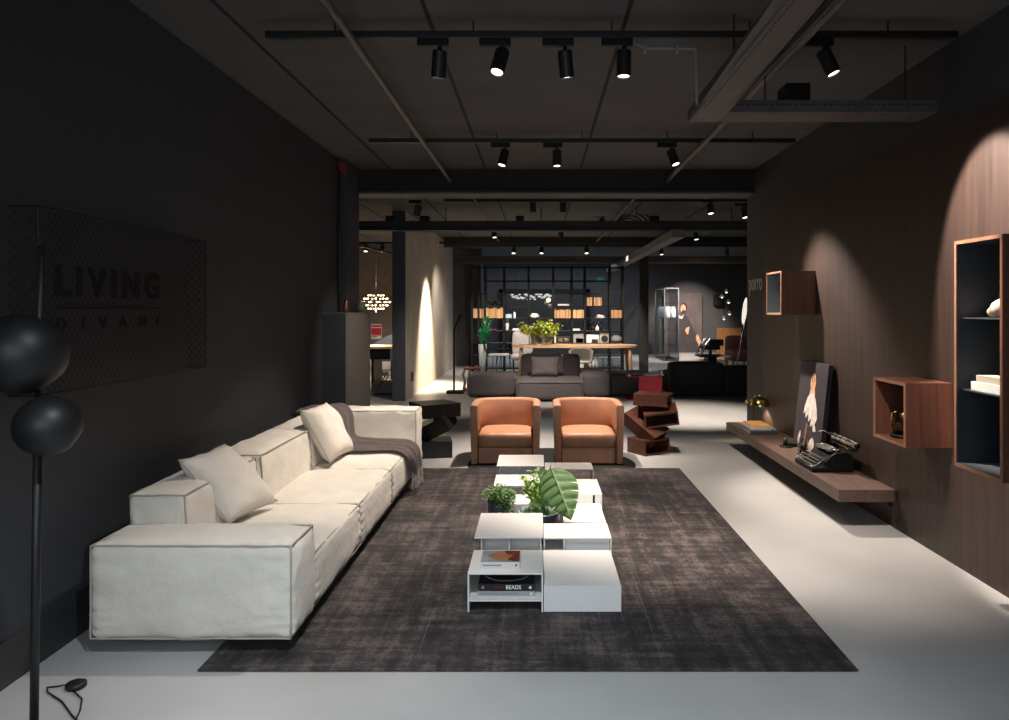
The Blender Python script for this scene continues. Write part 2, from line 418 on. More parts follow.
# ------------------------------------------------------------------ the setting
WL, WR, CE = -2.19, 2.523, 3.2
bm = NB(); box(bm, -9, 9, -4, 27, -.1, 0); struct('floor', bm, M['floor'])
bm = NB(); box(bm, -9, 9, -4, 27, CE, CE + .1); ceil_o = struct('ceiling', bm, M['ceiling'])
bm = NB()
for x in (-1.74, -.62, .50, 1.62):
    box(bm, x - .012, x + .012, -1, 8.8, CE - .004, CE + .002)
for x in (-5, -3.9, -2.8, -1.7, -.6, .5, 1.6, 2.7, 3.8, 4.9):
    box(bm, x - .015, x + .015, 9.2, 20, CE - .004, CE + .002)
struct('ceiling_panel_gaps', bm, M['ceiling_gap'], ceil_o)
bm = NB(); box(bm, WL - .18, WL, -1.2, 8.78, 0, CE); struct('wall_left', bm, M['wall'])
bm = NB(); box(bm, WL, WL + .014, -1.2, 7.6, 0, .19, .003); struct('baseboard_left', bm, M['base'])
bm = NB(); box(bm, WL, WL + .09, 8.25, 8.8, 0, CE); struct('pilaster', bm, M['base'])
bm = NB(); box(bm, WR + .03, WR + .25, -1.2, 9.16, 0, CE); struct('wall_right', bm, M['wall'])
bm = NB(); box(bm, WR, WR + .03, -1.2, 8.41, 0, 2.69); struct('wall_right_panelling', bm, M['panel'])
bm = NB(); box(bm, -2.6, WR + .025, 8.86, 9.14, 2.93, CE); b_ = struct('beam_front', bm, M['beam'])
bm = NB(); box(bm, -2.6, WR + .025, 8.82, 9.18, 2.905, 2.93); struct('beam_flange', bm, M['beam_flange'], b_)
# light plaster partition of the next room
bm = NB(); box(bm, -2.445, -2.235, 12.62, 19.7, 0, CE); p_ = struct('wall_partition', bm, M['plaster'])
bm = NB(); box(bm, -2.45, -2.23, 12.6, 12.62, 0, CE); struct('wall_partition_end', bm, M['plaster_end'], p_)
bm = NB(); box(bm, -9, 9, 25.6, 25.8, 0, CE); struct('wall_back', bm, M['back_wall'])
bm = NB(); box(bm, -9, -8.8, 8, 25.6, 0, CE); struct('wall_far_left', bm, M['brown_wall'])
bm = NB(); box(bm, 8.8, 9, 8, 25.6, 0, CE); struct('wall_far_right', bm, M['back_wall'])
bm = NB(); box(bm, -9, -2.5, 20.2, 20.4, 0, CE); struct('wall_left_room', bm, M['brown_wall'])
bm = NB(); box(bm, -2.3, -1.55, 20.6, 20.8, 0, CE); struct('wall_return', bm, M['back_wall'])
bm = NB(); box(bm, -2.16, 8.8, 19.6, 19.9, 2.76, 2.93); struct('beam_rear', bm, M['brown_beam'])
bm = NB(); box(bm, -2.16, 8.8, 17.2, 17.4, 2.98, CE); struct('beam_middle', bm, M['beam'])
bm = NB(); box(bm, X(640, 17.6), X(648.5, 17.6), 17.6, 17.8, 0, CE); struct('column', bm, M['beam'])

# ------------------------------------------------------------------ things hung from the ceiling
def spot(name_lbl, px, py_top, Y, zt, aim, L=.152, r=.042, group=None, lens='lens', adaptor=True, off=.02):
    """track spotlight: adaptor under the track, stem, can and lens"""
    x = X(px, Y); t = thing('track_spotlight', name_lbl, 'spotlight', (x, Y, zt), group)
    d = Vector(aim).normalized()
    if adaptor:
        bm = NB(); box(bm, x - .13, x + .05, Y - .02, Y + .02, zt - .045, zt, .004); part('adaptor', bm, M['black'], t)
    bm = NB(); tube(bm, [(x, Y, zt - .045), (x, Y, zt - .10)], .010); part('stem', bm, M['black'], t, True)
    p0 = Vector((x, Y, zt - .085)) - d * .015; p1 = p0 + d * L
    rot = d.to_track_quat('Z', 'Y').to_matrix().to_4x4(); rot.translation = p0
    bm = NB(); lathe(bm, [(0, 0), (r * .9, 0), (r, .006), (r, L), (r * .86, L), (r * .84, L - .012), (0, L - .012)], seg=20, M4=rot)
    part('can', bm, M['satin_black'], t)
    bm = NB(); lathe(bm, [(0, L - .011), (r * .80, L - .011), (r * .80, L - .008), (0, L - .008)], seg=16, M4=rot)
    part('lens', bm, M[lens], t)
    return p1, d
Y1, Y2, ZT = 4.30, 7.0, 3.10
for nm, Yt, x0, x1, lb in (('a', Y1, X(266, Y1), X(957, Y1), 'long black lighting track across the ceiling nearest the camera'),
                           ('b', Y2, X(369, Y2), X(795, Y2), 'long black lighting track across the ceiling just before the dark beam')):
    t = thing('lighting_track', lb, 'lighting track', ((x0 + x1) / 2, Yt, ZT), 'ceiling lighting tracks')
    bm = NB(); box(bm, x0, x1, Yt - .02, Yt + .02, ZT, ZT + .04, .004); part('rail', bm, M['track'], t)
    for k in range(5):
        xx = x0 + (x1 - x0) * (k + .5) / 5
        bm = NB(); tube(bm, [(xx, Yt, ZT + .04), (xx, Yt, CE)], .005, 6); part('hanger', bm, M['track'], t)
G1 = 'spotlights on the front ceiling track'; G2 = 'spotlights on the second ceiling track'
spot('black track spotlight farthest left on the front ceiling track', 440, 40, Y1, ZT, (-.10, .18, -1), group=G1)
spot('black track spotlight second from left on the front track, tilted to face the camera', 502, 40, Y1, ZT, (-.22, -.38, -1), group=G1)
spot('black track spotlight third from left on the front track, leaning slightly right', 565, 40, Y1, ZT, (.10, .16, -1), group=G1)
spot('black track spotlight fourth from left on the front track, beside the pale conduit', 624, 40, Y1, ZT, (-.02, -.05, -1), group=G1)
spot('black track spotlight alone at the right end of the front track', 824, 50, Y1, ZT, (.38, -.20, -1), group=G1)
spot('black track spotlight farthest left on the second track', 505, 145, Y2, ZT, (-.22, -.2, -1), group=G2)
spot('black track spotlight in the middle of the second track, hanging straight down', 557, 145, Y2, ZT, (0, -.1, -1), group=G2)
spot('black track spotlight at the right of the second track, tilted right', 671, 145, Y2, ZT, (.32, -.30, -1), group=G2)
G3 = 'spotlights in the room behind the beam'
far_spots = [
 (418, 203, 10.5, 2.97, (-.15, .1, -1), 'lens', 'small lit spotlight in front of the plaster partition top'),
 (533, 200, 11.4, 3.0, (0, .3, -1), None, 'unlit black spotlight behind the beam, left of a close pair'),
 (563, 200, 11.4, 3.0, (0, .3, -1), None, 'unlit black spotlight behind the beam, right of a close pair'),
 (710, 202, 11.0, 3.05, (.05, -.2, -1), 'lens', 'lit spotlight behind the beam at the right, left of the wall corner'),
 (744, 206, 11.0, 3.05, (.1, -.2, -1), 'lens', 'lit spotlight half hidden by the right wall corner'),
 (603, 217, 13.4, 3.06, (-.5, -.3, -.6), 'lens', 'lit spotlight tilted sideways beside the looping cables'),
 (494, 229, 15, 3.05, (.1, -.2, -1), 'lens', 'small lit spotlight above the black open shelving, nearest the plaster wall'),
 (513.6, 246, 17, 2.95, (0, -.3, -1), 'lens', 'small lit spotlight above the black open shelving, left of a row of three'),
 (541.5, 246, 17, 2.95, (0, -.3, -1), 'lens', 'small lit spotlight above the black open shelving, middle of a row of three'),
 (586.5, 246, 17, 2.95, (0, -.3, -1), 'lens', 'small lit spotlight above the black open shelving, right of a row of three'),
 (561, 229, 15, 3.05, (0, .2, -1), None, 'small unlit spotlight in the far room, centred above the row of three'),
 (695.5, 231, 15, 3.05, (.1, -.2, -1), 'lens', 'small lit spotlight in front of the dark column, to its right'),
 (661, 247, 17, 2.95, (.1, -.2, -1), 'lens', 'small lit spotlight above the glass cabinet'),
 (727, 247, 17, 2.95, (.1, .2, -1), 'lens_dim', 'small dim spotlight above the cluster of pendant lamps'),
 (366, 244, 17, 2.95, (0, -.3, -1), 'lens', 'lit spotlight above the chandelier, left of a pair'),
 (382.5, 244, 17, 2.95, (0, -.3, -1), 'lens', 'lit spotlight above the chandelier, right of a pair')]
for px, py, Yt, zt, aim, ln, lb in far_spots:
    s = Yt / 11.5
    spot(lb, px, py, Yt, H(py, Yt) + .04, aim, L=.15, r=.05, group=G3, lens=ln or 'black')
# rails carrying the far spotlights
for Yt, x0, x1, z, lb in ((11.2, -1.4, 4.6, 3.15, 'black lighting track behind the beam holding a close pair of dark spotlights'),
                       (15.0, -2.0, 6, 3.16, 'black lighting track in the middle of the far room ceiling'),
                       (17.0, -5.5, 6, 3.03, 'black lighting track far back above the open shelving')):
    bm = NB(); box(bm, x0, x1, Yt - .02, Yt + .02, z, z + .04); single('lighting_track', bm, M['track'], lb, 'lighting track', 'ceiling lighting tracks', origin=((x0 + x1) / 2, Yt, z))
# pipes running into the room
bm = NB(); tube(bm, [(-1.07, -1, 3.08), (-1.03, 9, 3.06)], .022); single('ceiling_pipe', bm, M['pipe'], 'grey pipe running along the ceiling at the left, crossing both tracks', 'pipe', 'ceiling pipes', True, origin=(-1.05, 4, 3.07))
bm = NB(); tube(bm, [(1.47, -1, 3.08), (1.52, 9, 3.06)], .026); single('ceiling_pipe', bm, M['pipe'], 'grey pipe running along the ceiling at the right, behind the cable tray', 'pipe', 'ceiling pipes', True, origin=(1.5, 4, 3.07))
# perforated cable tray, L shaped
t = thing('cable_tray', 'wide perforated grey cable tray turning right under the ceiling', 'cable tray', (1.0, 4.7, 2.75))
zb = 2.75
x0, x1 = X(692, 4.69), X(692, 4.69) + .2
bm = NB(); box(bm, x0, x1, -1, 4.82, zb, zb + .006)
part('long_run', bm, M['galv'], t)
bm = NB(); box(bm, x0, x0 + .006, -1, 4.82, zb, zb + .075); box(bm, x1 - .006, x1, -1, 4.56, zb, zb + .075); box(bm, x0, x1, 4.814, 4.82, zb, zb + .075)
part('side_flange', bm, M['galv'], t)
xe = 2.435
bm = NB(); box(bm, x1, xe, 4.58, 4.82, zb, zb + .006); part('cross_run', bm, M['galv'], t)
bm = NB(); box(bm, x1 - .006, xe, 4.574, 4.58, zb, zb + .075); box(bm, x1, xe, 4.814, 4.82, zb, zb + .075); part('side_flange', bm, M['galv'], t)
bm = NB()
for k in range(70):
    y = 2.2 + k * .036
    if y < 4.5: box(bm, x0 + .03, x0 + .036, y, y + .018, zb - .001, zb + .001); box(bm, x1 - .036, x1 - .03, y, y + .018, zb - .001, zb + .001)
for k in range(36):
    xx = x1 + .04 + k * .036
    if xx < xe - .03: box(bm, xx, xx + .018, 4.62, 4.626, zb - .001, zb + .001); box(bm, xx, xx + .018, 4.573, 4.575, zb + .045, zb + .052)
part('perforations', bm, M['ceiling_gap'], t)
for ch in list(t.children)[:2]:
    for v in ch.data.vertices: v.co.x -= .027 * max(-2, (4.6 - (v.co.y + 4.7))) if v.co.y + 4.7 < 4.6 else 0
for xx, yy in ((X(775, 4.5), 4.7), (X(725, 4.4), 4.2), (1.09, 3.0), (2.3, 4.7)):
    bm = NB(); tube(bm, [(xx, yy, zb + .006), (xx, yy, CE)], .005, 6); part('hanging_rod', bm, M['track'], t)
bm = NB(); box(bm, X(781, 4.7), X(805, 4.7), 4.6, 4.78, zb + .008, zb + .19, .01)
single('junction_box', bm, M['black'], 'black box sitting on the cable tray', 'box', origin=(X(793, 4.7), 4.7, zb + .008))
bm = NB(); tube(bm, [(X(636, 4.34), 4.34, ZT - .01), (X(645, 4.34), 4.34, ZT - .04), (X(695, 4.34), 4.34, ZT - .045), (X(696, 4.34), 4.34, ZT - .06), (X(697, 4.34), 4.34, zb - .02)], .009)
t = thing('conduit', 'thin pale conduit bent down from the front track beside the cable tray', 'conduit', (X(670, 4.34), 4.34, ZT))
part('conduit_tube', bm, M['conduit'], t, True)
for px in (645, 677):
    bm = NB(); box(bm, X(px, 4.34) - .006, X(px, 4.34) + .006, 4.32, 4.36, ZT - .065, ZT - .02); part('clip', bm, M['conduit'], t)
# cable tray and duct of the far room
t = thing('cable_tray', 'dark straight cable tray spanning the far room behind the beam', 'cable tray', (0, 12.2, 2.86))
bm = NB(); box(bm, -6, 6.5, 12.1, 12.35, 2.82, 2.90); part('tray', bm, M['beam'], t)
bm = NB(); box(bm, -6, 6.5, 12.08, 12.1, 2.90, 2.97); part('lip', bm, M['track'], t)
for k in range(7):
    bm = NB(); tube(bm, [(-4.6 + k * 1.55, 12.2, 2.9), (-4.6 + k * 1.55, 12.2, CE)], .008, 6); part('hanging_rod', bm, M['track'], t)
for px, w in ((391, .15), (425, .15), (520, .13), (654, .15)):
    bm = NB(); box(bm, X(px, 12.2) - w / 2, X(px, 12.2) + w / 2, 12.12, 12.3, 2.905, 3.06, .01)
    single('junction_box', bm, M['black'], {391: 'black box on the far cable tray, just left of the plaster wall', 425: 'black box on the far cable tray, just right of the plaster wall end', 520: 'black box on the far cable tray, near its middle', 654: 'black box on the far cable tray, farthest right'}[px], 'box', 'boxes on the far cable tray', origin=(X(px, 12.2), 12.2, 2.905))
bm = NB(); box(bm, 2.0, 2.2, 11.2, 21.8, 2.62, 2.74, .01); single('air_duct', bm, M['pipe'], 'pale rectangular duct running away below the far room ceiling', 'duct', origin=(2.1, 16, 2.62))
bm = NB()
for k in range(4):
    r = .16 + .05 * k; cx = X(628 + k * 2, 13)
    tube(bm, [(cx + r * math.cos(a / 10 * PI) * 1.1, 13 + .02 * k, 2.98 + r * .9 * math.sin(a / 10 * PI)) for a in range(0, 11)], .012, 6)
single('cable_bundle', bm, M['black'], 'looping black cables hanging above the far cable tray', 'cables', smooth=True, origin=(X(628, 13), 13, 2.98))
for x in (-.9, 1.35):
    bm = NB(); tube(bm, [(x, 9.2, 3.1), (x, 19.5, 3.1)], .02); single('ceiling_pipe', bm, M['pipe'], 'thin pipe along the far room ceiling, ' + ('above the dark fabric sofa' if x < 0 else 'near the pale duct'), 'pipe', 'ceiling pipes', True, origin=(x, 14, 3.1))
bm = NB(); tube(bm, [(-4.6, 12.8, 3.0), (-2.6, 16.0, 2.62)], .02); single('ceiling_pipe', bm, M['black'], 'black slanting pipe above the chandelier', 'pipe', 'ceiling pipes', True, origin=(-3.6, 14.4, 2.8))
# alarm and riser pipe on the pilaster
t = thing('fire_alarm', 'small red fire alarm at the top of the left pilaster', 'alarm', (WL + .13, 8.2, 3.0))
bm = NB(); box(bm, WL + .02, WL + .10, 8.13, 8.245, 3.05, 3.14, .02); part('housing', bm, M['red_alarm'], t)
bm = NB(); lathe(bm, [(0, 0), (.035, 0), (.035, -.03), (0, -.035)], (WL + .06, 8.19, 3.05), 12); part('sounder', bm, M['red_alarm'], t)
bm = NB(); tube(bm, [(WL + .02, 8.2, 1.52), (WL + .02, 8.2, 3.05)], .014); single('riser_pipe', bm, M['base'], 'grey vertical pipe on the left wall below the red alarm', 'pipe', smooth=True, origin=(WL + .035, 8.2, 1.52))

# ------------------------------------------------------------------ sign on the left wall
def on_left(x, y, z): return frame((x, y, z), (0, 1, 0), (0, 0, 1), (1, 0, 0))
def on_right(x, y, z): return frame((x, y, z), (0, -1, 0), (0, 0, 1), (-1, 0, 0))
SY0, SY1, SZ0, SZ1, SX = 3.10, 4.66, 1.19, 1.975, WL + .125
t = thing('mesh_sign', 'black expanded metal box sign with dark raised lettering on the left wall', 'sign', (WL, 3.88, SZ0))
def lattice(bm, w, h, fr, px=.040, pz=.046, wd=.0026):
    """diagonal strands crossing into diamonds, clipped to w x h"""
    out = []; s = pz / px
    n = int((w + h / s) / px) + 2
    for sg in (1, -1):
        for k in range(-n, n + 1):
            # line z = sg*s*(y - k*px)
            ys = []
            y0 = k * px; pts = []
            for y in (0, w):
                z = sg * s * (y - y0)
                if 0 <= z <= h: pts.append((y, z))
            for z in (0, h):
                y = y0 + z / (sg * s)
                if 0 < y < w: pts.append((y, z))
            if len(pts) < 2: continue
            a, b = Vector((*pts[0], 0)), Vector((*pts[-1], 0))
            for q in pts:
                if (Vector((*q, 0)) - a).length > (b - a).length: b = Vector((*q, 0))
            if (b - a).length < .01: continue
            d = (b - a).normalized(); p = Vector((-d.y, d.x, 0)) * wd
            dz = Vector((0, 0, .004 if sg > 0 else 0))
            vs = [bm.verts.new(v) for v in (a + p + dz, a - p + dz, b - p + dz, b + p + dz)]
            bm.faces.new(vs); out += vs
    bmesh.ops.transform(bm, matrix=fr, verts=out)
bm = NB(); lattice(bm, SY1 - SY0, SZ1 - SZ0, on_left(SX, SY0, SZ0)); part('front_mesh', bm, M['mesh_metal'], t)
for y in (SY0, SY1):
    bm = NB(); lattice(bm, SX - WL, SZ1 - SZ0, frame((WL + .001, y, SZ0), (1, 0, 0), (0, 0, 1), (0, -1, 0))); part('side_mesh', bm, M['mesh_metal'], t)
bm = NB()
for (y, x) in ((SY0, SX), (SY1, SX)): tube(bm, [(x, y, SZ0), (x, y, SZ1)], .004, 6)
for z in (SZ0, SZ1):
    tube(bm, [(WL, SY0, z), (SX, SY0, z), (SX, SY1, z), (WL, SY1, z)], .006, 6)
part('wire_frame', bm, M['mesh_metal'], t)
ly0 = 2.175 / (538 - 58) * 750; ly1 = 2.175 / (538 - 161) * 750
zt_, zb_ = H(264, ly0), H(297, ly0)
for b2 in islands(text_bm('LIVING', ly1 - ly0, zt_ - zb_, .007, on_left(WL + .002, ly0, zb_), .032, 1.38)): part('letter', b2, M['letter_black'], t)
bm = NB(); box(bm, WL + .002, WL + .016, ly0 + .02, ly1, H(308, ly0) - .005, H(308, ly0) + .005); part('underline', bm, M['letter_black'], t)
for b2 in islands(text_bm('DIVANI', ly1 - ly0 - .02, .055, .006, on_left(WL + .002, ly0 + .01, H(331, ly0) + .005), .018, 3.2)): part('letter', b2, M['letter_black'], t)

# ------------------------------------------------------------------ floor lamp at the left
LY = 2.5; lx = X(36, LY)
t = thing('floor_lamp', 'black floor lamp with two stacked globes on a thin pole', 'floor lamp', (lx, LY, 0))
bm = NB(); lathe(bm, [(0, 0), (.14, 0), (.14, .012), (.13, .016), (0, .016)], (lx, LY, 0), 32); part('base', bm, M['satin_black'], t, True)
bm = NB(); tube(bm, [(X(33.5, LY), LY, .012), (X(38, LY), LY, H(400, LY))], .0135, 12); part('pole', bm, M['satin_black'], t, True)
bm = NB(); tube(bm, [(X(38, LY), LY, H(400, LY)), (X(41.5, LY), LY, H(246, LY))], .0105, 12); part('upper_rod', bm, M['satin_black'], t, True)
for px, py, r, dy, nn in ((21.5, 354, .138, 0, (.55, .35, -.75)), (51, 425, .102, -.015, (.82, .3, -.5))):
    bm = NB(); bmesh.ops.create_uvsphere(bm, u_segments=40, v_segments=26, radius=r)
    nv = Vector(nn).normalized()
    bmesh.ops.scale(bm, vec=(1, 1, .98), verts=bm.verts)
    rr = bmesh.ops.bisect_plane(bm, geom=bm.verts[:] + bm.edges[:] + bm.faces[:], plane_co=nv * r * .93, plane_no=nv, clear_outer=True)
    bmesh.ops.holes_fill(bm, edges=[e for e in rr['geom_cut'] if isinstance(e, bmesh.types.BMEdge)])
    bmesh.ops.translate(bm, verts=bm.verts, vec=(X(px, LY), LY + dy, H(py, LY)))
    part('globe', bm, M['satin_black'], t, True)
cx, cy = X(76, 3.07), 3.07
bm = NB(); P = [(lx + .1, LY + .03, .012), (lx + .2, LY + .1, .006), (X(72, 2.85), 2.85, .006), (X(62, 2.95), 2.95, .006), (X(48, 3.02), 3.02, .006), (X(47, 3.06), 3.06, .006), (X(58, 3.07), 3.07, .006), (cx - .04, cy, .012)]
tube(bm, P, .0035, 6)
tube(bm, [(cx + .01, cy - .04, .01), (X(82, 2.97), 2.97, .006), (X(80, 2.88), 2.88, .006), (X(70, 2.75), 2.75, .006), (X(60, 2.4), 2.4, .006)], .0035, 6)
cd = part('cord', bm, M['satin_black'], t, True)
bm = NB(); lathe(bm, [(0, 0), (.036, 0), (.04, .008), (.038, .02), (.03, .024), (0, .025)], (cx, cy, 0), 20); part('foot_switch', bm, M['satin_black'], cd, True)

# ------------------------------------------------------------------ rugs
bm = NB(); box(bm, -1.455, 1.37, 3.2, 7.27, .0026, .0090, .003)
single('area_rug', bm, M['rug'], 'large distressed dark grey brown rug under the white tables', 'rug', origin=(-.04, 5.2, .0026))
bm = NB(); lathe(bm, [(0, 0), (.84, 0), (.84, .0015), (.835, .0022), (0, .0022)], (.135, 7.52, 0), 64)
single('round_rug', bm, M['round_rug'], 'round black rug under the two cognac armchairs', 'rug', origin=(.125, 7.52, 0))

# ------------------------------------------------------------------ ecru sofa
t = thing('sofa', 'long ecru linen modular sofa with block cushions along the left wall', 'sofa', (-1.5, 5.1, 0))
bm = NB()
box(bm, -1.93, -1.2, 3.5, 6.85, .062, .10); part('base_frame', bm, M['steel_dark'], t)
for x in (-1.82, -1.36):
    for y in (3.62, 4.6, 5.7, 6.75):
        bm = NB(); box(bm, x - .02, x + .02, y - .02, y + .02, .0092 if x > -1.46 else 0, .07); part('foot', bm, M['steel_dark'], t)
def block(name, x0, x1, y0, y1, z0, z1, seed, puff=.015, pf=(1, 1, 1), r=.018, sh=None, faces='', wr=.007):
    o = part(name, cushion(x0, x1, y0, y1, z0, z1, puff, r, 26, wr, seed, pf, sh=sh), M['linen'], t, True)
    k = r * .12
    C = {}
    for a in (0, 1):
        for b in (0, 1):
            for c in (0, 1):
                p = Vector(((x0 + k, x1 - k)[a], (y0 + k, y1 - k)[b], (z0 + k, z1 - k)[c]))
                C[a, b, c] = sh(p) if sh else p
    L = {'n': [(0, 0, 0), (1, 0, 0), (1, 0, 1), (0, 0, 1)], 't': [(0, 0, 1), (1, 0, 1), (1, 1, 1), (0, 1, 1)],
         'r': [(1, 0, 0), (1, 1, 0), (1, 1, 1), (1, 0, 1)]}
    bm = NB()
    for f in faces: seam_loop([C[q] for q in L[f]], .0048, bm, .003, seed)
    if faces: part('piping', bm, M['linen_pipe'], o, True)
    return o
block('armrest', -2.0, -1.10, 3.345, 3.67, .075, .495, 1, .024, (1.1, .8, 1.0), .026, faces='ntr', wr=.008)
for i, (ya, yb) in enumerate(((3.675, 4.62), (4.625, 5.60), (5.605, 6.62))):
    def dome(p, ya=ya, yb=yb):
        u = (p.y - ya) / (yb - ya) * 2 - 1
        if p.z > .2: p = p + Vector((0, 0, -.012 * u * u * u * u))
        return p
    block('seat_cushion', -1.75, -1.10, ya, yb, .085, .362, 10 + i, .02, (.9, .1, 1.1), .03, dome, 'tr', .006)
    def lean(p): return p + Vector((-.06 * (p.z - .1), 0, 0))
    block('back_cushion', -1.975, -1.675 if i else -1.70, ya + (.0 if i else .005), yb, .10, .65 if i else .638, 20 + i, .022, (.9, .5, 1.0), .028, lean, 'nrt', .008)
block('armrest', -1.99, -1.08, 6.64, 6.95, .085, .650, 5, .016, (.8, .9, .9), .022, faces='ntr', wr=.009)
# cushions and throw
PB = [((-1.87, 3.90, .765), (-1.79, 4.28, .78), (-1.525, 4.39, .425), (-1.635, 3.97, .41), 'square ecru linen cushion on the sofa, nearest the camera', 3),
      ((-1.765, 5.56, .80), (-1.70, 6.03, .80), (-1.49, 6.06, .41), (-1.555, 5.60, .40), 'square ecru linen cushion leaning on the sofa back beside the throw', 8)]
for tl, tr, br, bl, lb, sd in PB:
    c = (Vector(tl) + Vector(tr) + Vector(br) + Vector(bl)) / 4; c.z = bl[2]
    tt = thing('throw_pillow', lb, 'cushion', c, 'loose cushions on the ecru sofa')
    bm, rim = pillow(tl, tr, br, bl, .17, 16, sd)
    pc = part('cover', bm, M['linen'], tt, True)
    bm = NB(); tube(bm, rim, .004, 6, closed=True); part('piping', bm, M['linen_pipe'], pc, True)
# throw: profile over the back, across the seat, down the front
def throw_strip(prof, ya, yb, seed, n=26, amp=.018):
    """prof: list of (x, z, dy) ; grid between ya and yb"""
    P = []
    for (a, b) in zip(prof, prof[1:]):
        m = max(2, int((Vector(b[:2]) - Vector(a[:2])).length / .025))
        for i in range(m): P.append([a[k] + (b[k] - a[k]) * i / m for k in range(4)])
    P.append(list(prof[-1]))
    for _ in range(3):
        P = [P[0]] + [[(P[i - 1][k] + 2 * P[i][k] + P[i + 1][k]) / 4 for k in range(4)] for i in range(1, len(P) - 1)] + [P[-1]]
    bm = NB(); G = []
    for i, (x, z, dy, w) in enumerate(P):
        a, b = P[max(0, i - 1)], P[min(len(P) - 1, i + 1)]
        tx, tz = b[0] - a[0], b[1] - a[1]; l = math.hypot(tx, tz) or 1; nx, nz = -tz / l, tx / l
        if nz < -.2: nx, nz = -nx, -nz
        if abs(nz) <= .2 and nx < 0: nx, nz = -nx, -nz
        row = []
        for j in range(n + 1):
            v = j / n; yc = (ya + yb) / 2 + dy + (v - .5) * (yb - ya) * w
            f = amp * (1 + math.sin(v * 17 + seed + .04 * i) * .8 + .9 * noise.noise(Vector((i * .12, v * 7, seed))))
            row.append(bm.verts.new((x + nx * f, yc + .02 * noise.noise(Vector((i * .15, v * 2, seed + 4))), z + nz * f)))
        G.append(row)
    for r0, r1 in zip(G, G[1:]):
        for j in range(n): bm.faces.new((r0[j], r0[j + 1], r1[j + 1], r1[j]))
    ends = [v.co.copy() for v in G[-1]]
    return bm, ends
tt = thing('throw_blanket', 'taupe wool throw with pale fringe draped over the far end of the sofa', 'throw', (-1.4, 6.3, .40))
bm, ends = throw_strip([(-2.03, .50, .12, .75), (-2.03, .675, .12, .8), (-1.73, .69, .10, .85), (-1.665, .62, .08, .9), (-1.64, .43, .02, .95), (-1.58, .405, -.04, .95), (-1.35, .405, -.08, .80), (-1.13, .398, -.04, .78), (-1.055, .35, .0, .74), (-1.045, .22, .03, .66), (-1.04, .165, .04, .62)], 6.03, 6.6, 2)
bmesh.ops.solidify(bm, geom=bm.faces[:], thickness=.009)
cl = part('cloth', bm, M['throw'], tt, True)
bm = NB()
for k in range(44):
    e = ends[0].lerp(ends[-1], (k + .5) / 44); i = min(len(ends) - 2, int((k + .5) / 44 * (len(ends) - 1))); e = ends[i].lerp(ends[i + 1], random.random())
    p = Vector(e); L = random.uniform(.085, .125)
    tube(bm, [p + Vector((.002, 0, .03)), p, p + Vector((random.uniform(-.004, .012), random.uniform(-.012, .012), -L * .55)), p + Vector((random.uniform(-.006, .02), random.uniform(-.018, .018), -L))], .0026, 5)
part('fringe', bm, M['fringe'], cl, label='pale tasselled fringe')

# ------------------------------------------------------------------ white coffee table modules
GT = 'white lacquered coffee table modules'; T = .008; RZ = .0092
def table(label, x0, x1, y0, y1, h, kind, inset=.0, shelf=None, div=None):
    t = thing('coffee_table', label, 'coffee table', ((x0 + x1) / 2, (y0 + y1) / 2, RZ), GT)
    z = RZ
    bm = NB(); box(bm, x0, x1, y0, y1, z + h - T, z + h, .0015); part('top', bm, M['white'], t)
    if kind == 'block':
        for nm, a in (('front_panel', (x0, x1, y0, y0 + T)), ('back_panel', (x0, x1, y1 - T, y1)), ('side_panel', (x0, x0 + T, y0 + T, y1 - T)), ('side_panel', (x1 - T, x1, y0 + T, y1 - T))):
            bm = NB(); box(bm, *a, z, z + h - T); part(nm, bm, M['white'], t)
    else:
        a, b, c = x0 + inset, x1 - inset * .3, y0 + inset
        for xx in (a, b - T):
            bm = NB(); box(bm, xx, xx + T, c, y1 - inset, z, z + h - T); part('side_panel', bm, M['white'], t)
        if kind == 'shelf':
            bm = NB(); box(bm, a + T, b - T, c, y1 - inset - T, z + shelf - T, z + shelf); part('shelf', bm, M['white'], t)
        if kind in ('shelf', 'back'):
            bm = NB(); box(bm, a + T, b - T, y1 - inset - T, y1 - inset, z + (shelf - T if shelf else 0), z + h - T); part('back_panel', bm, M['white'], t)
        if kind == 'niche':   # recessed front panel with a dividing upright
            bm = NB(); box(bm, a + T, b - T, c + .10, c + .10 + T, z, z + h - T); part('back_panel', bm, M['white'], t)
        if div:
            bm = NB(); xx = a + (b - a) * div; box(bm, xx, xx + T, c, c + .10 if kind == 'niche' else y1 - inset - T, z, z + h - T); part('divider', bm, M['white'], t)
    return t
table('white open-fronted coffee table nearest the camera, with books inside and on top', -.358, .026, 3.812, 4.18, .198, 'shelf', shelf=.062)
table('low closed white block table nearest the camera, right of the open one', .030, .424, 3.818, 4.39, .130, 'block')
table('white coffee table with overhanging top, behind the open one holding books', -.364, .030, 4.28, 4.79, .238, 'niche', inset=.035, div=.46)
tD = table('white coffee table with a small slotted niche at the front, behind the low closed block', .034, .434, 4.42, 4.72, .192, 'back')
bm = NB(); box(bm, .15, .158, 4.425, 4.70, RZ, RZ + .184); part('divider', bm, M['white'], tD)
bm = NB(); box(bm, .158, .425, 4.47, 4.478, RZ, RZ + .184); part('front_panel', bm, M['white'], tD)
bm = NB(); box(bm, .042, .15, 4.43, 4.70, RZ + .09, RZ + .098); part('shelf', bm, M['white'], tD)
table('low white block table right of the planter and big leaf', .17, .452, 4.98, 5.465, .125, 'block')
tF = table('white block table behind the big leaf, with a notch near its right end', .06, .468, 5.475, 5.96, .190, 'block')
bm = NB(); box(bm, .40, .415, 5.466, 5.474, RZ + .125, RZ + .182); part('notch', bm, M['ceiling_gap'], tF)
table('low white block table between the leafy pot and the monstera', -.20, .035, 5.44, 5.73, .125, 'block')
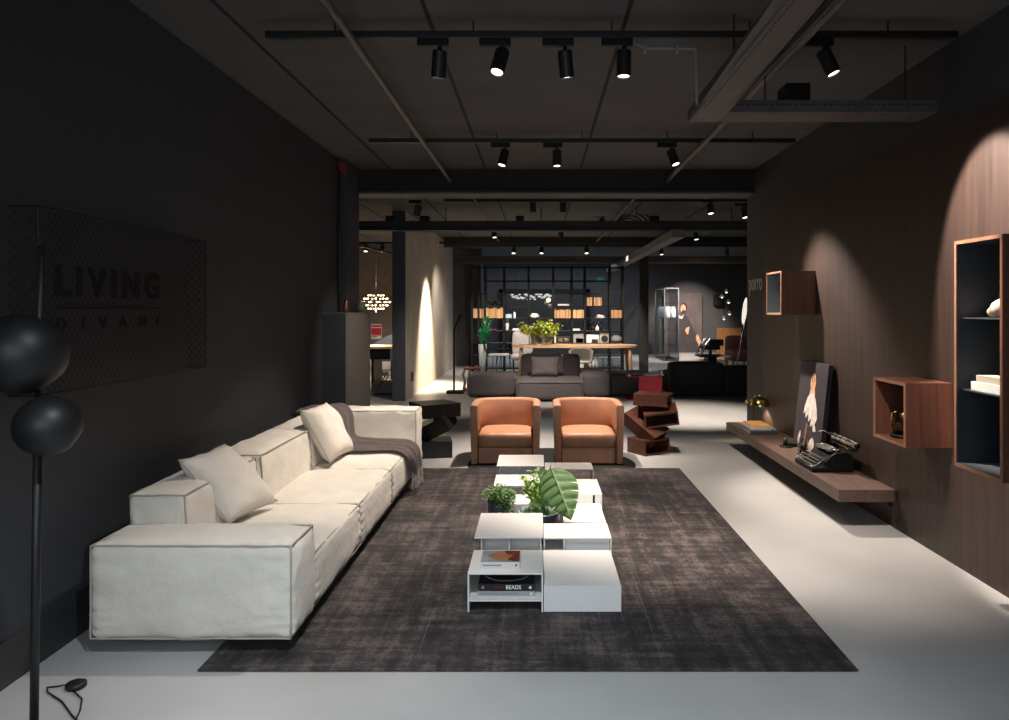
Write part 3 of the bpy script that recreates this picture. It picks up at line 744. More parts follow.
table('white coffee table just behind the small leafy pot', -.34, .03, 5.74, 6.12, .190, 'niche', inset=.02)
table('taller white coffee table in front of the left armchair, farthest at the left', -.345, .05, 6.225, 6.70, .238, 'niche', inset=.03, div=.45)
table('thin open white coffee table in front of the right armchair, farthest at the right', .06, .468, 6.33, 6.60, .190, 'open')

# books on and in the front table
def book(name, label, x0, x1, y0, y1, z0, z1, cover, group=None, spine='y'):
    t = thing(name, label, 'book', ((x0 + x1) / 2, (y0 + y1) / 2, z0), group)
    e = .004
    bm = NB(); box(bm, x0, x1, y0, y1, z1 - e, z1); box(bm, x0, x1, y0, y1, z0, z0 + e)
    if spine == 'y': box(bm, x0, x1, y0, y0 + e, z0 + e, z1 - e)
    else: box(bm, x0, x0 + e, y0, y1, z0 + e, z1 - e)
    part('cover', bm, cover, t)
    bm = NB(); box(bm, x0 + .006, x1 - .005, y0 + .006, y1 - .006, z0 + e, z1 - e); part('pages', bm, M['paper'], t)
    return t
zt = RZ + .198
tb = book('book', 'pale book with a warm desert photo cover, lying on the front white table', -.300, -.095, 3.885, 4.075, zt + .001, zt + .030, M['paper'])
def flat(name, pts, z, m, parent, up=(0, 0, .0006)):
    bm = NB(); f = bm.faces.new([bm.verts.new((x, y, z)) for x, y in pts]); r = bmesh.ops.extrude_face_region(bm, geom=[f])
    bmesh.ops.translate(bm, verts=[v for v in r['geom'] if isinstance(v, bmesh.types.BMVert)], vec=up)
    return part(name, bm, m, parent)
pz = zt + .0302
sky = mat('cover_sky', srgb(120, 128, 140), .5, col2=srgb(160, 164, 170), noise_scale=9); dune = mat('cover_sand', srgb(180, 128, 84), .5, col2=srgb(150, 96, 62), noise_scale=14); dkr = mat('cover_maroon', srgb(80, 28, 26), .5, col2=srgb(150, 70, 48), noise_scale=22)
flat('cover_photo', [(-.297, 3.892), (-.097, 3.892), (-.097, 4.07), (-.297, 4.07)], pz, sky, tb)
flat('cover_sand', [(-.27, 3.985), (-.225, 4.04), (-.19, 4.066), (-.15, 4.05), (-.12, 3.99), (-.12, 3.91), (-.20, 3.905)], pz + .0007, dune, tb)
flat('cover_rock', [(-.18, 4.068), (-.098, 4.068), (-.098, 3.90), (-.125, 3.895), (-.16, 3.93), (-.13, 3.99), (-.17, 4.02)], pz + .0014, dkr, tb)
bm = NB(); box(bm, -.288, -.19, 3.8842, 3.885, zt + .011, zt + .019); part('spine_strip', bm, M['text_grey'], tb)
bm = NB(); box(bm, -.118, -.108, 3.8842, 3.885, zt + .010, zt + .020); part('spine_mark', bm, M['book_black'], tb)
zs = RZ + .062
t2 = book('book', 'grey green book at the bottom of the stack inside the front table', -.315, -.015, 3.865, 4.13, zs + .001, zs + .024, M['book_grey'], 'books stacked in the front table')
bm = NB(); box(bm, -.30, -.20, 3.8642, 3.865, zs + .008, zs + .017); box(bm, -.19, -.10, 3.8642, 3.865, zs + .008, zs + .016); part('spine_text', bm, M['text_grey'], t2)
bm = NB(); lathe(bm, [(0, 0), (.006, 0), (.006, .0008), (0, .0008)], (0, 0, 0), 14, M4=frame((-.035, 3.8648, zs + .012), (1, 0, 0), (0, 0, 1), (0, -1, 0))); part('spine_mark', bm, M['text_white'], t2)
zk = zs + .0245
t1 = book('book', 'large black book with white title BEADS, on top of the stack inside the front table', -.308, -.017, 3.868, 4.12, zk, zk + .036, M['book_black'], 'books stacked in the front table')
part('title', text_bm('BEADS', .078, .021, .0008, frame((-.165, 3.8678, zk + .009), (1, 0, 0), (0, 0, 1), (0, -1, 0)), .015), M['text_white'], t1, label='white title BEADS on the spine')
bm = NB(); box(bm, -.225, -.178, 3.8672, 3.868, zk + .013, zk + .025); part('red_line', bm, M['text_red'], t1)
for xx in (-.285, -.04):
    bm = NB(); lathe(bm, [(0, 0), (.0075, 0), (.0075, .0008), (0, .0008)], (0, 0, 0), 14, M4=frame((xx, 3.8678, zk + .018), (1, 0, 0), (0, 0, 1), (0, -1, 0))); part('spine_mark', bm, M['text_white'] if xx > -.1 else M['text_grey'], t1)
bm = NB()
for k in range(30):
    a = PI * (1.08 + .84 * k / 29); bmesh.ops.create_icosphere(bm, subdivisions=1, radius=.0045, matrix=Matrix.Translation((-.165 + .115 * math.cos(a), 4.01 + .10 * math.sin(a), zk + .037)))
part('cover_beads', bm, M['text_grey'], t1)

# ------------------------------------------------------------------ plants
def leaf_quad(bm, p, d, w, l, up=None):
    d = Vector(d).normalized(); s = d.cross(up or Vector((0, 0, 1)))
    if s.length < .05: s = d.cross(Vector((1, 0, 0)))
    s.normalize(); n = s.cross(d)
    a = bm.verts.new(p); m1 = bm.verts.new(p + d * l * .45 + s * w / 2 + n * w * .15); m2 = bm.verts.new(p + d * l * .45 - s * w / 2 + n * w * .15)
    c = bm.verts.new(p + d * l * .45); e = bm.verts.new(p + d * l - n * l * .12)
    bm.faces.new((a, m1, c)); bm.faces.new((a, c, m2)); bm.faces.new((m1, e, c)); bm.faces.new((c, e, m2))
rnd = random.Random(3)
px_, py_ = -.262, 5.06
t = thing('potted_plant', 'small bushy green plant in a dark pot among the white tables', 'plant', (px_, py_, RZ))
bm = NB(); lathe(bm, [(0, 0), (.062, 0), (.074, .16), (.078, .262), (.070, .262), (.068, .24), (0, .24)], (px_, py_, RZ), 28); part('pot', bm, M['pot_dark'], t, True)
bm = NB(); lathe(bm, [(0, .0), (.064, .0)], (px_, py_, RZ + .243), 20); part('soil', bm, M['soil'], t)
bm = NB(); st = NB()
for k in range(620):
    a = rnd.uniform(0, 2 * PI); r = .105 * math.sqrt(rnd.random()); z = .275 + .085 * (1 - (r / .105) ** 2) * rnd.random() + rnd.uniform(-.015, .02)
    p = Vector((px_ + r * math.cos(a), py_ + r * math.sin(a) * .9, RZ + z))
    if k < 230:      # trailing over the front right of the pot
        a = rnd.uniform(-1.7, .1); r = rnd.uniform(.078, .10); p = Vector((px_ + r * math.cos(a) * 1.0, py_ + r * math.sin(a), RZ + rnd.uniform(.10, .28)))
    leaf_quad(bm, p, (math.cos(a) + rnd.uniform(-.6, .6), math.sin(a) + rnd.uniform(-.6, .6), rnd.uniform(-.4, .8)), .018, .026)
for k in range(40):
    a = rnd.uniform(0, 2 * PI); r = rnd.uniform(.02, .09)
    tube(st, [(px_ + .02 * math.cos(a), py_ + .02 * math.sin(a), RZ + .24), (px_ + r * math.cos(a), py_ + r * math.sin(a), RZ + .31)], .0018, 4)
part('stems', st, M['stem'], t); part('foliage', bm, M['leaf'], t)
# planter with ground cover, lime sprigs and a monstera leaf
cx, cy = .005, 4.985
t = thing('planter', 'round dark planter with lime sprigs and one large monstera leaf', 'plant', (cx, cy, RZ))
bm = NB(); lathe(bm, [(0, 0), (.105, 0), (.132, .10), (.140, .196), (.136, .202)], (cx, cy, RZ), 40); part('pot', bm, M['pot_navy'], t, True)
bm = NB(); lathe(bm, [(.140, .197), (.137, .205), (.128, .202), (.122, .15)], (cx, cy, RZ), 40); part('rim', bm, M['pot_inner'], t, True)
bm = NB(); lathe(bm, [(0, .158), (.119, .155)], (cx, cy, RZ), 30); part('soil', bm, M['soil'], t)
bm = NB()
for k in range(420):
    a = rnd.uniform(0, 2 * PI); r = .108 * math.sqrt(rnd.random()); p = Vector((cx + r * math.cos(a), cy + r * math.sin(a), RZ + rnd.uniform(.158, .185)))
    leaf_quad(bm, p, (rnd.uniform(-1, 1), rnd.uniform(-1, 1), rnd.uniform(.0, 1)), .016, .026)
part('ground_cover', bm, M['leaf'], t)
bm = NB(); st = NB()
for k in range(22):
    a = rnd.uniform(0, 2 * PI); q = Vector((cx + .02 + rnd.uniform(-.05, .04), cy + .04 + rnd.uniform(-.03, .03), RZ + .16))
    e = q + Vector((rnd.uniform(-.09, .05), rnd.uniform(-.05, .06), rnd.uniform(.13, .30)))
    mid = q.lerp(e, .5) + Vector((0, 0, .03)); tube(st, [q, mid, e], .0022, 5)
    for j in range(26):
        u = rnd.uniform(.25, 1.0); p = q.lerp(e, u) + Vector((0, 0, .03 * math.sin(u * PI)))
        leaf_quad(bm, p, (rnd.uniform(-1, 1), rnd.uniform(-1, .6), rnd.uniform(-.5, .9)), .030, .045)
part('stems', st, M['stem'], t); part('sprig_foliage', bm, M['leaf_lime'], t)
# monstera leaf: midrib from base (top) to tip (lower right), lobes cut from the margin
base = Vector((.085, 4.97, H(468, 4.97))); tip = Vector((X(571, 4.78) + .0, 4.80, H(519, 4.80)))
ax = (tip - base); L = ax.length; ax.normalize()
side = Vector((1, 0, .0)); side = (side - ax * side.dot(ax)).normalized(); nrm = ax.cross(side)
if nrm.y > 0: nrm = -nrm
def lw(u, s):   # half width of the blade along the midrib
    w = (math.sin(PI * min(1, (u + .12) / 1.12) ** .72)) ** .8
    return w * L * (.36 if s > 0 else .36)
bm = NB(); vein = NB()
def lp(u, w, s): # point at fraction u down the rib, fraction w out to the margin on side s
    droop = -.10 * (w ** 2) * L
    p = base + ax * (u * L) + side * (s * w * lw(u, s)) + ax * (w * w * .12 * L * (1 - u)) + nrm * (.05 * L * math.sin(PI * u) + droop * .55)
    return p
NL = 6
for s in (1, -1):
    for i in range(NL):
        u0, u1 = i / NL, (i + 1) / NL
        K = 7; rows = []
        gap = .10 if 0 < i < NL - 1 else .03
        for k in range(K + 1):
            w = k / K; cut = max(0, (w - .55) / .45) ** 1.2 * gap * .9 / NL
            a, b = u0 + cut * .9, u1 - cut * .9
            tl = .10 * w / NL
            rows.append([bm.verts.new(lp(a + (b - a) * q / 4 + tl, w, s) + nrm * (.012 * math.sin(q / 4 * PI) * w)) for q in range(5)])
        for r0, r1 in zip(rows, rows[1:]):
            for q in range(4): bm.faces.new((r0[q], r0[q + 1], r1[q + 1], r1[q]))
        um = (u0 + u1) / 2
        tube(vein, [lp(um, w / 6, s) + nrm * (.012 * w / 6 + .0015) for w in range(6)], .0013, 5)
tube(vein, [lp(k / 12, 0, 1) + nrm * .002 for k in range(13)], .003, 6)
bmesh.ops.solidify(bm, geom=bm.faces[:], thickness=.0012)
lf = part('monstera_leaf', bm, M['leaf_big'], t, True, label='large split monstera leaf drooping to the right')
part('veins', vein, M['leaf_vein'], lf)
bm = NB(); tube(bm, [(cx + .03, cy + .04, RZ + .16), (cx + .05, cy + .05, .33), base + Vector((0, .01, .012)), base], .004, 8); part('leaf_stalk', bm, M['stem'], t, True)

# ------------------------------------------------------------------ cognac armchairs
def armchair(label, cx, cy):
    """tub chair facing -Y, built about its own origin"""
    t = thing('armchair', label, 'armchair', (cx, cy, .0024), 'cognac leather armchairs')
    W, D = .335, .34
    path = []
    for k in range(5): path.append((-W, -D + .12 * k * .9))
    n = 22
    for k in range(n + 1):
        a = PI - PI * k / n
        ca, sa = math.cos(a), math.sin(a)
        e = .78
        path.append((W * math.copysign(abs(ca) ** e, ca), .09 + (D - .09) * abs(sa) ** e))
    for k in range(5): path.append((W, -D + .12 * (4 - k) * .9))
    # drop near duplicates
    q = [path[0]]
    for p in path[1:]:
        if math.hypot(p[0] - q[-1][0], p[1] - q[-1][1]) > .008: q.append(p)
    path = [Vector((x, y, 0)) for x, y in q]
    th, ht = .064, .598
    prof = [(0, .012), (0.004, .15), (.010, .40), (.016, ht - .022), (.010, ht - .006), (-.008, ht), (-.044, ht), (-.056, ht - .008), (-.062, ht - .028), (-.062, .012)]
    bm = NB(); rings = []
    for i, p in enumerate(path):
        a, b = path[max(0, i - 1)], path[min(len(path) - 1, i + 1)]
        d = (b - a).normalized(); nn = Vector((-d.y, d.x, 0))   # outward: path runs left, round the back, to the right
        rings.append([bm.verts.new(p + nn * o + Vector((0, 0, z))) for o, z in prof])
    for r0, r1 in zip(rings, rings[1:]):
        for k in range(len(prof)): bm.faces.new((r0[k], r0[(k + 1) % len(prof)], r1[(k + 1) % len(prof)], r1[k]))
    bm.faces.new(rings[0]); bm.faces.new(rings[-1][::-1])
    cap = [f for f in bm.faces if len(f.verts) == len(prof)]
    bmesh.ops.bevel(bm, geom=list({e for f in cap for e in f.edges}), offset=.010, segments=3, profile=.5, affect='EDGES')
    part('shell', bm, M['leather'], t, True, local=True)
    # seat: D shaped plan
    def plan(w, y0, y1):
        pts = [(-w, y0), (-w * .5, y0 - .0), (0, y0 - .0), (w * .5, y0), (w, y0)]
        pts += [(w, y0 + (.05 - y0) * k / 3) for k in (1, 2)]
        for k in range(17):
            a = PI * k / 16; ca, sa = math.cos(a), math.sin(a)
            pts.append((w * math.copysign(abs(ca) ** .78, ca), .06 + (y1 - .06) * abs(sa) ** .78))
        pts += [(-w, y0 + (.05 - y0) * k / 3) for k in (2, 1)]
        return pts
    def loft(levels):
        bm = NB(); R = []
        for z, s, fy in levels:
            R.append([bm.verts.new((x * s, (y if y > -.2 else y + fy) * s if y > -.2 else (y + fy), z)) for x, y in plan(.268, -.318, .27)])
        for a, b in zip(R, R[1:]):
            m = len(a)
            for k in range(m): bm.faces.new((a[k], a[(k + 1) % m], b[(k + 1) % m], b[k]))
        bm.faces.new(R[0][::-1]); bm.faces.new(R[-1]); return bm
    bm = loft([(.015, .985, .014), (.155, .985, .014), (.165, .98, .018)]); part('seat_base', bm, M['leather'], t, False, local=True)
    bm = loft([(.166, .985, .013), (.20, .998, .004), (.26, 1, -.006), (.292, .995, -.004), (.306, .98, .006), (.315, .92, .036), (.320, .6, .15), (.321, .2, .27)]); sc = part('seat_cushion', bm, M['leather'], t, True, local=True)
    bm = NB()
    for s in (-1, 1): tube(bm, [(s * .270, -.325, .02), (s * .270, -.325, .28)], .005, 6)
    part('shade_line', bm, M['leather_shade'], t, local=True)  # dark tubes painting the shade between seat and arms
    bm = NB(); lathe(bm, [(0, 0), (.22, 0), (.22, .014), (0, .014)], (0, 0, 0), 28); part('swivel_base', bm, M['steel_dark'], t, local=True)
    bm = NB(); tube(bm, [(0, .271, .30), (0, .275, .56)], .0022, 6); part('back_seam', bm, M['leather'], t, local=True)
    return t
a1 = armchair('cognac leather tub armchair on the left of the pair', -.325, 7.76)
dup(a1, (.505, 7.76, .0024), 'cognac leather tub armchair on the right of the pair, beside the walnut box stack')

# ------------------------------------------------------------------ stacked box side tables
def open_box(w, d, h, th=.018, open_ends=('front',)):
    bm = NB(); x, y, z = w / 2, d / 2, h / 2
    box(bm, -x, x, -y, y, -z, -z + th); box(bm, -x, x, -y, y, z - th, z)
    box(bm, -x, -x + th, -y, y, -z + th, z - th); 
    if 'right' not in open_ends: box(bm, x - th, x, -y, y, -z + th, z - th)
    box(bm, -x + th, x - th, y - th, y, -z + th, z - th)
    if 'front' not in open_ends: box(bm, -x + th, x - th, -y, -y + th, -z + th, z - th)
    return bm
def stack(label, c, m, items):
    t = thing('stacked_box_table', label, 'side table', c, 'side tables of stacked boxes')
    for (dx, dy, z, w, d, h, rz, ry, rx, oe) in items:
        bm = open_box(w, d, h, open_ends=oe)
        R = Matrix.Rotation(math.radians(rz), 4, 'Z') @ Matrix.Rotation(math.radians(ry), 4, 'Y') @ Matrix.Rotation(math.radians(rx), 4, 'X')
        R.translation = Vector((c[0] + dx, c[1] + dy, z))
        bmesh.ops.transform(bm, matrix=R, verts=bm.verts)
        part('box', bm, m, t)
    return t
yS = 8.12
stack('side table of four tilted open walnut boxes, right of the armchairs', (1.22, yS - .03, 0), M['walnut_dark'], [
    (-.03, .0, .082, .34, .30, .16, 30, 0, 0, ('front',)),
    (-.06, .03, .285, .44, .26, .15, -38, 32, 18, ('right',)),
    (.10, .0, .405, .36, .28, .155, -6, -8, 14, ('front',)),
    (.035, .05, .575, .38, .30, .125, -20, 1, 0, ('right',))])
yL = 7.95
stack('side table of three twisted black boxes behind the far sofa arm', (-1.10, yL, 0), M['wenge'], [
    (-.01, .0, .085, .38, .34, .17, 10, 0, 0, ('none',)),
    (.0, .0, .30, .42, .28, .16, -18, -26, 14, ('none',)),
    (.0, .03, .487, .42, .40, .14, 32, 0, 0, ('none',))])

# ------------------------------------------------------------------ right wall: floating shelf
SH, SX0, SYA, SYB = .275, 2.121, 5.286, 8.46
t = thing('wall_shelf', 'long brown wood floating shelf low on the right wall', 'shelf', (2.32, 6.87, SH - .088))
bm = NB(); box(bm, SX0, WR - .001, SYA, SYB, SH - .086, SH, .002); part('board', bm, M['shelf_wood'], t)
bm = NB(); box(bm, WR - .03, WR - .001, SYA + .06, 8.1, SH - .13, SH - .086); part('bracket', bm, M['steel_dark'], t)
def S(px, py):      # point on the shelf top
    Y = (EYE - SH) * F / (py - VY); return X(px, Y), Y
# wall boxes
def wall_box(label, y0, y1, z0, z1, xf, inner, th=.018, outer='walnut'):
    t = thing('wall_box', label, 'wall box', ((xf + WR) / 2, (y0 + y1) / 2, z0), 'open wall boxes')
    e = .006
    for nm, a in (('side_panel', (xf + e, WR, y0, y0 + th, z0, z1)), ('side_panel', (xf + e, WR, y1 - th, y1, z0, z1)), ('top_panel', (xf + e, WR, y0 + th, y1 - th, z1 - th, z1)), ('bottom_panel', (xf + e, WR, y0 + th, y1 - th, z0, z0 + th))):
        bm = NB(); box(bm, *a); part(nm, bm, M[outer], t)
    for nm, a in (('lining', (xf + .008, WR - .008, y0 + th, y0 + th + .002, z0 + th, z1 - th)), ('lining', (xf + .008, WR - .008, y1 - th - .002, y1 - th, z0 + th, z1 - th)), ('lining', (xf + .008, WR - .008, y0 + th, y1 - th, z0 + th, z0 + th + .002)), ('lining', (xf + .008, WR - .008, y0 + th, y1 - th, z1 - th - .002, z1 - th))):
        bm = NB(); box(bm, *a); part(nm, bm, M[inner], t)
    bm = NB(); box(bm, WR - .008, WR - .002, y0 + th, y1 - th, z0 + th, z1 - th); part('back_panel', bm, M[inner], t)
    bm = NB(); box(bm, xf, xf + e, y0, y0 + th, z0, z1); box(bm, xf, xf + e, y1 - th, y1, z0, z1); box(bm, xf, xf + e, y0 + th, y1 - th, z0, z0 + th); box(bm, xf, xf + e, y0 + th, y1 - th, z1 - th, z1)
    part('front_edge', bm, M['edge_wood'], t)
    return t
wall_box('open wall cube above the far end of the shelf, pale blue grey inside', 6.82, 7.26, 1.497, 1.897, 2.21, 'pale_blue_grey', .016)
wall_box('small open walnut box on the wall holding a brass pot', 4.56, 4.99, .705, 1.098, 2.231, 'walnut')
tb = wall_box('tall open wall box with dark blue grey lining and two shelves, nearest the camera', 3.605, 4.02, .712, 1.912, 2.231, 'blue_grey')
for z in (1.505, 1.125):
    bm = NB(); box(bm, 2.262, WR - .01, 3.626, 3.999, z - .007, z); part('glass_shelf', bm, M['blue_grey'], tb, label='thin dark shelf')
# things in the boxes
t = thing('brass_pot', 'dark brass pot with a bent handle inside the small walnut wall box', 'pot', (2.36, 4.82, .725))
c = (2.36, 4.82, .7255)
bm = NB(); lathe(bm, [(0, 0), (.085, 0), (.09, .012), (.085, .022), (0, .024)], c, 28); part('base', bm, M['black'], t, True)
bm = NB(); lathe(bm, [(.0, .024), (.07, .026), (.066, .10), (.058, .16), (.05, .165), (.0, .166)], c, 28); part('body', bm, M['brass_dark'], t, True)
bm = NB(); tube(bm, [(c[0] - .03, c[1] + .045, c[2] + .16), (c[0] - .05, c[1] + .07, c[2] + .15), (c[0] - .05, c[1] + .09, c[2] + .09), (c[0] - .03, c[1] + .10, c[2] + .025)], .007, 8); part('handle', bm, M['brass'], t, True)
book('book', 'white book lying on the lower shelf of the tall wall box', 2.28, 2.45, 3.66, 3.95, 1.126, 1.170, M['paper'], 'books in the tall wall box', 'x')
book('book', 'beige book on top of the white one in the tall wall box', 2.29, 2.44, 3.665, 3.92, 1.171, 1.205, M['cream'], 'books in the tall wall box', 'x')
bm = NB()
for k in range(26):
    a = k / 25 * 5.2 * PI; r = .012 + .052 * k / 25
    q = Vector((2.35 + .3 * r * math.sin(a), 3.83 - .13 * k / 25 , 1.507 + .065 * k / 25 ** 1 * .9 + .012))
lathe(bm, [(0, 0), (.016, .03), (.02, .035), (.034, .075), (.038, .08), (.054, .125), (.05, .15), (.03, .17), (0, .175)], (0, 0, 0), 20, M4=Matrix.Translation((2.35, 3.93, 1.53)) @ Matrix.Rotation(math.radians(82), 4, 'X'))
for v in bm.verts: v.co += noise.noise_vector(v.co * 40) * .006; v.co.z = max(v.co.z, 1.5065)
single('seashell', bm, M['shell'], 'pale brown seashell on the upper shelf of the tall wall box', 'seashell', smooth=True, origin=(2.35, 3.8, 1.506))
# sign letters on the grey wall
bm = text_bm('porro', .53, .205, .006, on_right(WR + .0295, 9.06, 1.70), .006)
single('wall_lettering', bm, M['letter_grey'], 'grey letters reading porro on the dark wall beside the wall cube', 'lettering', origin=(WR + .02, 8.8, 1.70))

# books, lamp and small things on the shelf
x0, x1 = 2.16, 2.435
book('book', 'large slate blue book at the bottom of the pile on the floating shelf', x0, x1, 7.62, 8.05, SH + .001, SH + .034, M['navy'], 'books piled on the wall shelf')
book('book', 'white book in the middle of the pile on the floating shelf', x0 + .02, x1 - .05, 7.66, 8.04, SH + .035, SH + .060, M['paper'], 'books piled on the wall shelf')
bk = book('book', 'book with an amber cover topmost in the pile on the floating shelf', x0 + .035, x1 - .045, 7.68, 8.04, SH + .061, SH + .078, M['orange_paper'], 'books piled on the wall shelf')
lx, lyy = X(754, 8.25), 8.25
t = thing('table_lamp', 'brass table lamp with a domed shade behind the book pile', 'table lamp', (lx, lyy, SH))
bm = NB(); lathe(bm, [(0, 0), (.075, 0), (.075, .012), (.01, .02), (0, .02)], (lx, lyy, SH), 28); part('base', bm, M['brass_dark'], t, True)
bm = NB(); tube(bm, [(lx - .005, lyy, SH + .015), (lx - .003, lyy, SH + .28), (lx + .01, lyy, SH + .33)], .009, 10); part('stem', bm, M['brass_dark'], t, True)
hx = X(760, lyy); hz = H(406, lyy)
bm = NB(); lathe(bm, sphere_prof(.105, 0, 0, 90, 12, 1.0) + sphere_prof(.099, 0, 90, 0, 12, 1.0), (hx, lyy, hz), 32); sd_ = part('shade', bm, M['brass'], t, True)
bm = NB(); lathe(bm, [(0, .105), (.012, .105), (.01, .122), (0, .124)], (hx, lyy, hz), 12); part('finial', bm, M['brass'], sd_, True)
bm = NB(); tube(bm, [(lx, lyy, SH + .30), (X(748, lyy), lyy, H(402, lyy))], .006, 8); bmesh.ops.create_uvsphere(bm, u_segments=14, v_segments=10, radius=.026, matrix=Matrix.Translation((X(747, lyy), lyy, H(402, lyy)))); part('counterweight', bm, M['brass'], t, True)
bm = NB(); bmesh.ops.create_uvsphere(bm, u_segments=14, v_segments=10, radius=.03, matrix=Matrix.Translation((hx, lyy, hz + .035))); part('bulb', bm, M['white'], t, True)
hx_, hy_ = S(786, 447)
t = thing('candle_holder', 'small black candle holder with a flat dish on the shelf', 'candle holder', (hx_, hy_, SH))
bm = NB(); lathe(bm, [(0, 0), (.056, 0), (.058, .012), (.05, .014), (.045, .006), (0, .006)], (hx_, hy_, SH), 28); part('dish', bm, M['satin_black'], t, True)
bm = NB(); lathe(bm, [(0, .006), (.02, .006), (.02, .085), (.014, .085), (.014, .06), (0, .06)], (hx_ - .006, hy_, SH), 20); part('candle_cup', bm, M['satin_black'], t, True)
bx, by = S(796, 446)
bm = NB(); box(bm, bx - .09, bx + .06, by - .06, by + .1, SH, SH + .035, .008); single('box', bm, M['satin_black'], 'flat black box on the shelf between candle holder and glass jar', 'box', origin=(bx, by, SH))
jx, jy = S(803, 455)
t = thing('bell_jar', 'small glass bell jar with dark contents in front of the portrait', 'bell jar', (jx, jy, SH))
bm = NB(); lathe(bm, [(0, 0), (.05, 0), (.05, .012), (0, .012)], (jx, jy, SH), 28); part('base', bm, M['black'], t, True)
bm = NB(); lathe(bm, [(.046, .012), (.046, .11), (.038, .145), (.02, .163), (0, .168), (0, .165), (.018, .160), (.036, .143), (.044, .11), (.044, .012)], (jx, jy, SH), 28); gd = part('dome', bm, M['glass'], t, True)
bm = NB(); bmesh.ops.create_icosphere(bm, subdivisions=2, radius=.012, matrix=Matrix.Translation((jx, jy, SH + .178))); part('knob', bm, M['glass'], gd, True)
bm = NB()
for k in range(14):
    a = k * 2.4; bmesh.ops.create_icosphere(bm, subdivisions=1, radius=.012, matrix=Matrix.Translation((jx + .02 * math.cos(a), jy + .02 * math.sin(a), SH + .025 + .0045 * k)))
part('contents', bm, M['black'], t, True)

# portrait on canvas, leaning against the wall
CY0, CY1, CZ0, CZ1 = 6.36, 7.02, SH + .001, 1.07
xb, xt_ = 2.385, 2.468
ang = math.atan2(xt_ - xb, CZ1 - CZ0); hgt = math.hypot(xt_ - xb, CZ1 - CZ0)
up = Vector((math.sin(ang), 0, math.cos(ang))); rt = Vector((0, -1, 0)); nn = rt.cross(up)
t = thing('canvas_portrait', 'portrait canvas of a pale person in dark dress leaning on the shelf', 'painting', (2.43, 6.69, CZ0))
fr = frame((xb, CY1, CZ0 + .006), rt, up, nn); CWd = CY1 - CY0
bm = NB(); box(bm, 0, CWd, 0, hgt, -.04, 0, .002); bmesh.ops.transform(bm, matrix=fr, verts=bm.verts)
canvas_m = mat('canvas_violet_grey', srgb(54, 48, 54), .8, col2=srgb(42, 37, 42), noise_scale=4)
part('canvas', bm, canvas_m, t)
LAY = [0]
def paint(name, uv, m, parent, fr=fr, w=None, h=None, smooth_n=0):
    LAY[0] += 1; W_, H_ = w or CWd, h or hgt
    pts = [Vector((u * W_, v * H_, .0006 + .0003 * LAY[0])) for u, v in uv]
    for _ in range(smooth_n):
        q = []
        for a, b in zip(pts, pts[1:] + pts[:1]): q += [a.lerp(b, .25), a.lerp(b, .75)]
        pts = q
    bm = NB(); f = bm.faces.new([bm.verts.new(p) for p in pts]); bmesh.ops.triangulate(bm, faces=[f]); bmesh.ops.transform(bm, matrix=fr, verts=bm.verts)
    return part(name, bm, m, parent)
skin = mat('painted_skin', srgb(214, 170, 140), .7, col2=srgb(176, 126, 100), noise_scale=9)
lace = mat('painted_white', srgb(226, 218, 210), .7, col2=srgb(180, 172, 170), noise_scale=14)
dress = mat('painted_dress', srgb(36, 31, 38), .7, col2=srgb(58, 50, 56), noise_scale=8)
hair = mat('painted_hair', srgb(50, 36, 32), .7, noise_amt=.2)
gold = mat('painted_gold', srgb(150, 116, 84), .7, col2=srgb(90, 66, 52), noise_scale=20)
dark_p = mat('painted_dark', srgb(26, 22, 26), .7, noise_amt=.1)
def ell(cx, cy, rx, ry, n=18, a0=0): return [(cx + rx * math.cos(2 * PI * k / n + a0), cy + ry * math.sin(2 * PI * k / n + a0)) for k in range(n)]
paint('painted_dress', [(.12, 0), (.2, .2), (.30, .42), (.42, .58), (.62, .6), (.78, .48), (.9, .25), (.97, 0)], dress, t, smooth_n=2)
paint('painted_hair', ell(.54, .80, .125, .115), hair, t)
paint('painted_neck', [(.47, .72), (.61, .72), (.66, .58), (.42, .58)], skin, t, smooth_n=1)
paint('painted_face', ell(.535, .775, .092, .105), skin, t)
for u in (.495, .565): paint('painted_eye', ell(u, .79, .018, .010, 10), dark_p, t)
paint('painted_brow', [(.465, .815), (.515, .822), (.515, .815), (.465, .806)], hair, t); paint('painted_brow', [(.545, .822), (.605, .815), (.605, .806), (.545, .815)], hair, t)
paint('painted_nose', [(.525, .79), (.515, .745), (.545, .745)], gold, t); paint('painted_mouth', ell(.53, .718, .026, .008, 10), mat('painted_lips', srgb(150, 78, 70), .6, noise_amt=.1), t)
paint('painted_collar', [(.40, .60), (.50, .655), (.60, .655), (.68, .60), (.76, .50), (.80, .40), (.74, .33), (.80, .26), (.70, .24), (.66, .32), (.58, .28), (.60, .38), (.50, .33), (.48, .42), (.40, .36), (.36, .44), (.30, .40), (.33, .50)], lace, t)
paint('painted_trim', [(.44, .32), (.50, .30), (.48, .18), (.44, .05), (.38, .03), (.42, .18)], gold, t)
paint('painted_cuff', [(.60, .13), (.72, .19), (.80, .12), (.74, .02), (.60, .02)], lace, t, smooth_n=1)
paint('painted_cuff', [(.20, .16), (.26, .22), (.28, .12), (.24, .04), (.18, .06)], lace, t, smooth_n=1)
paint('painted_hand', ell(.66, .06, .06, .03), skin, t)

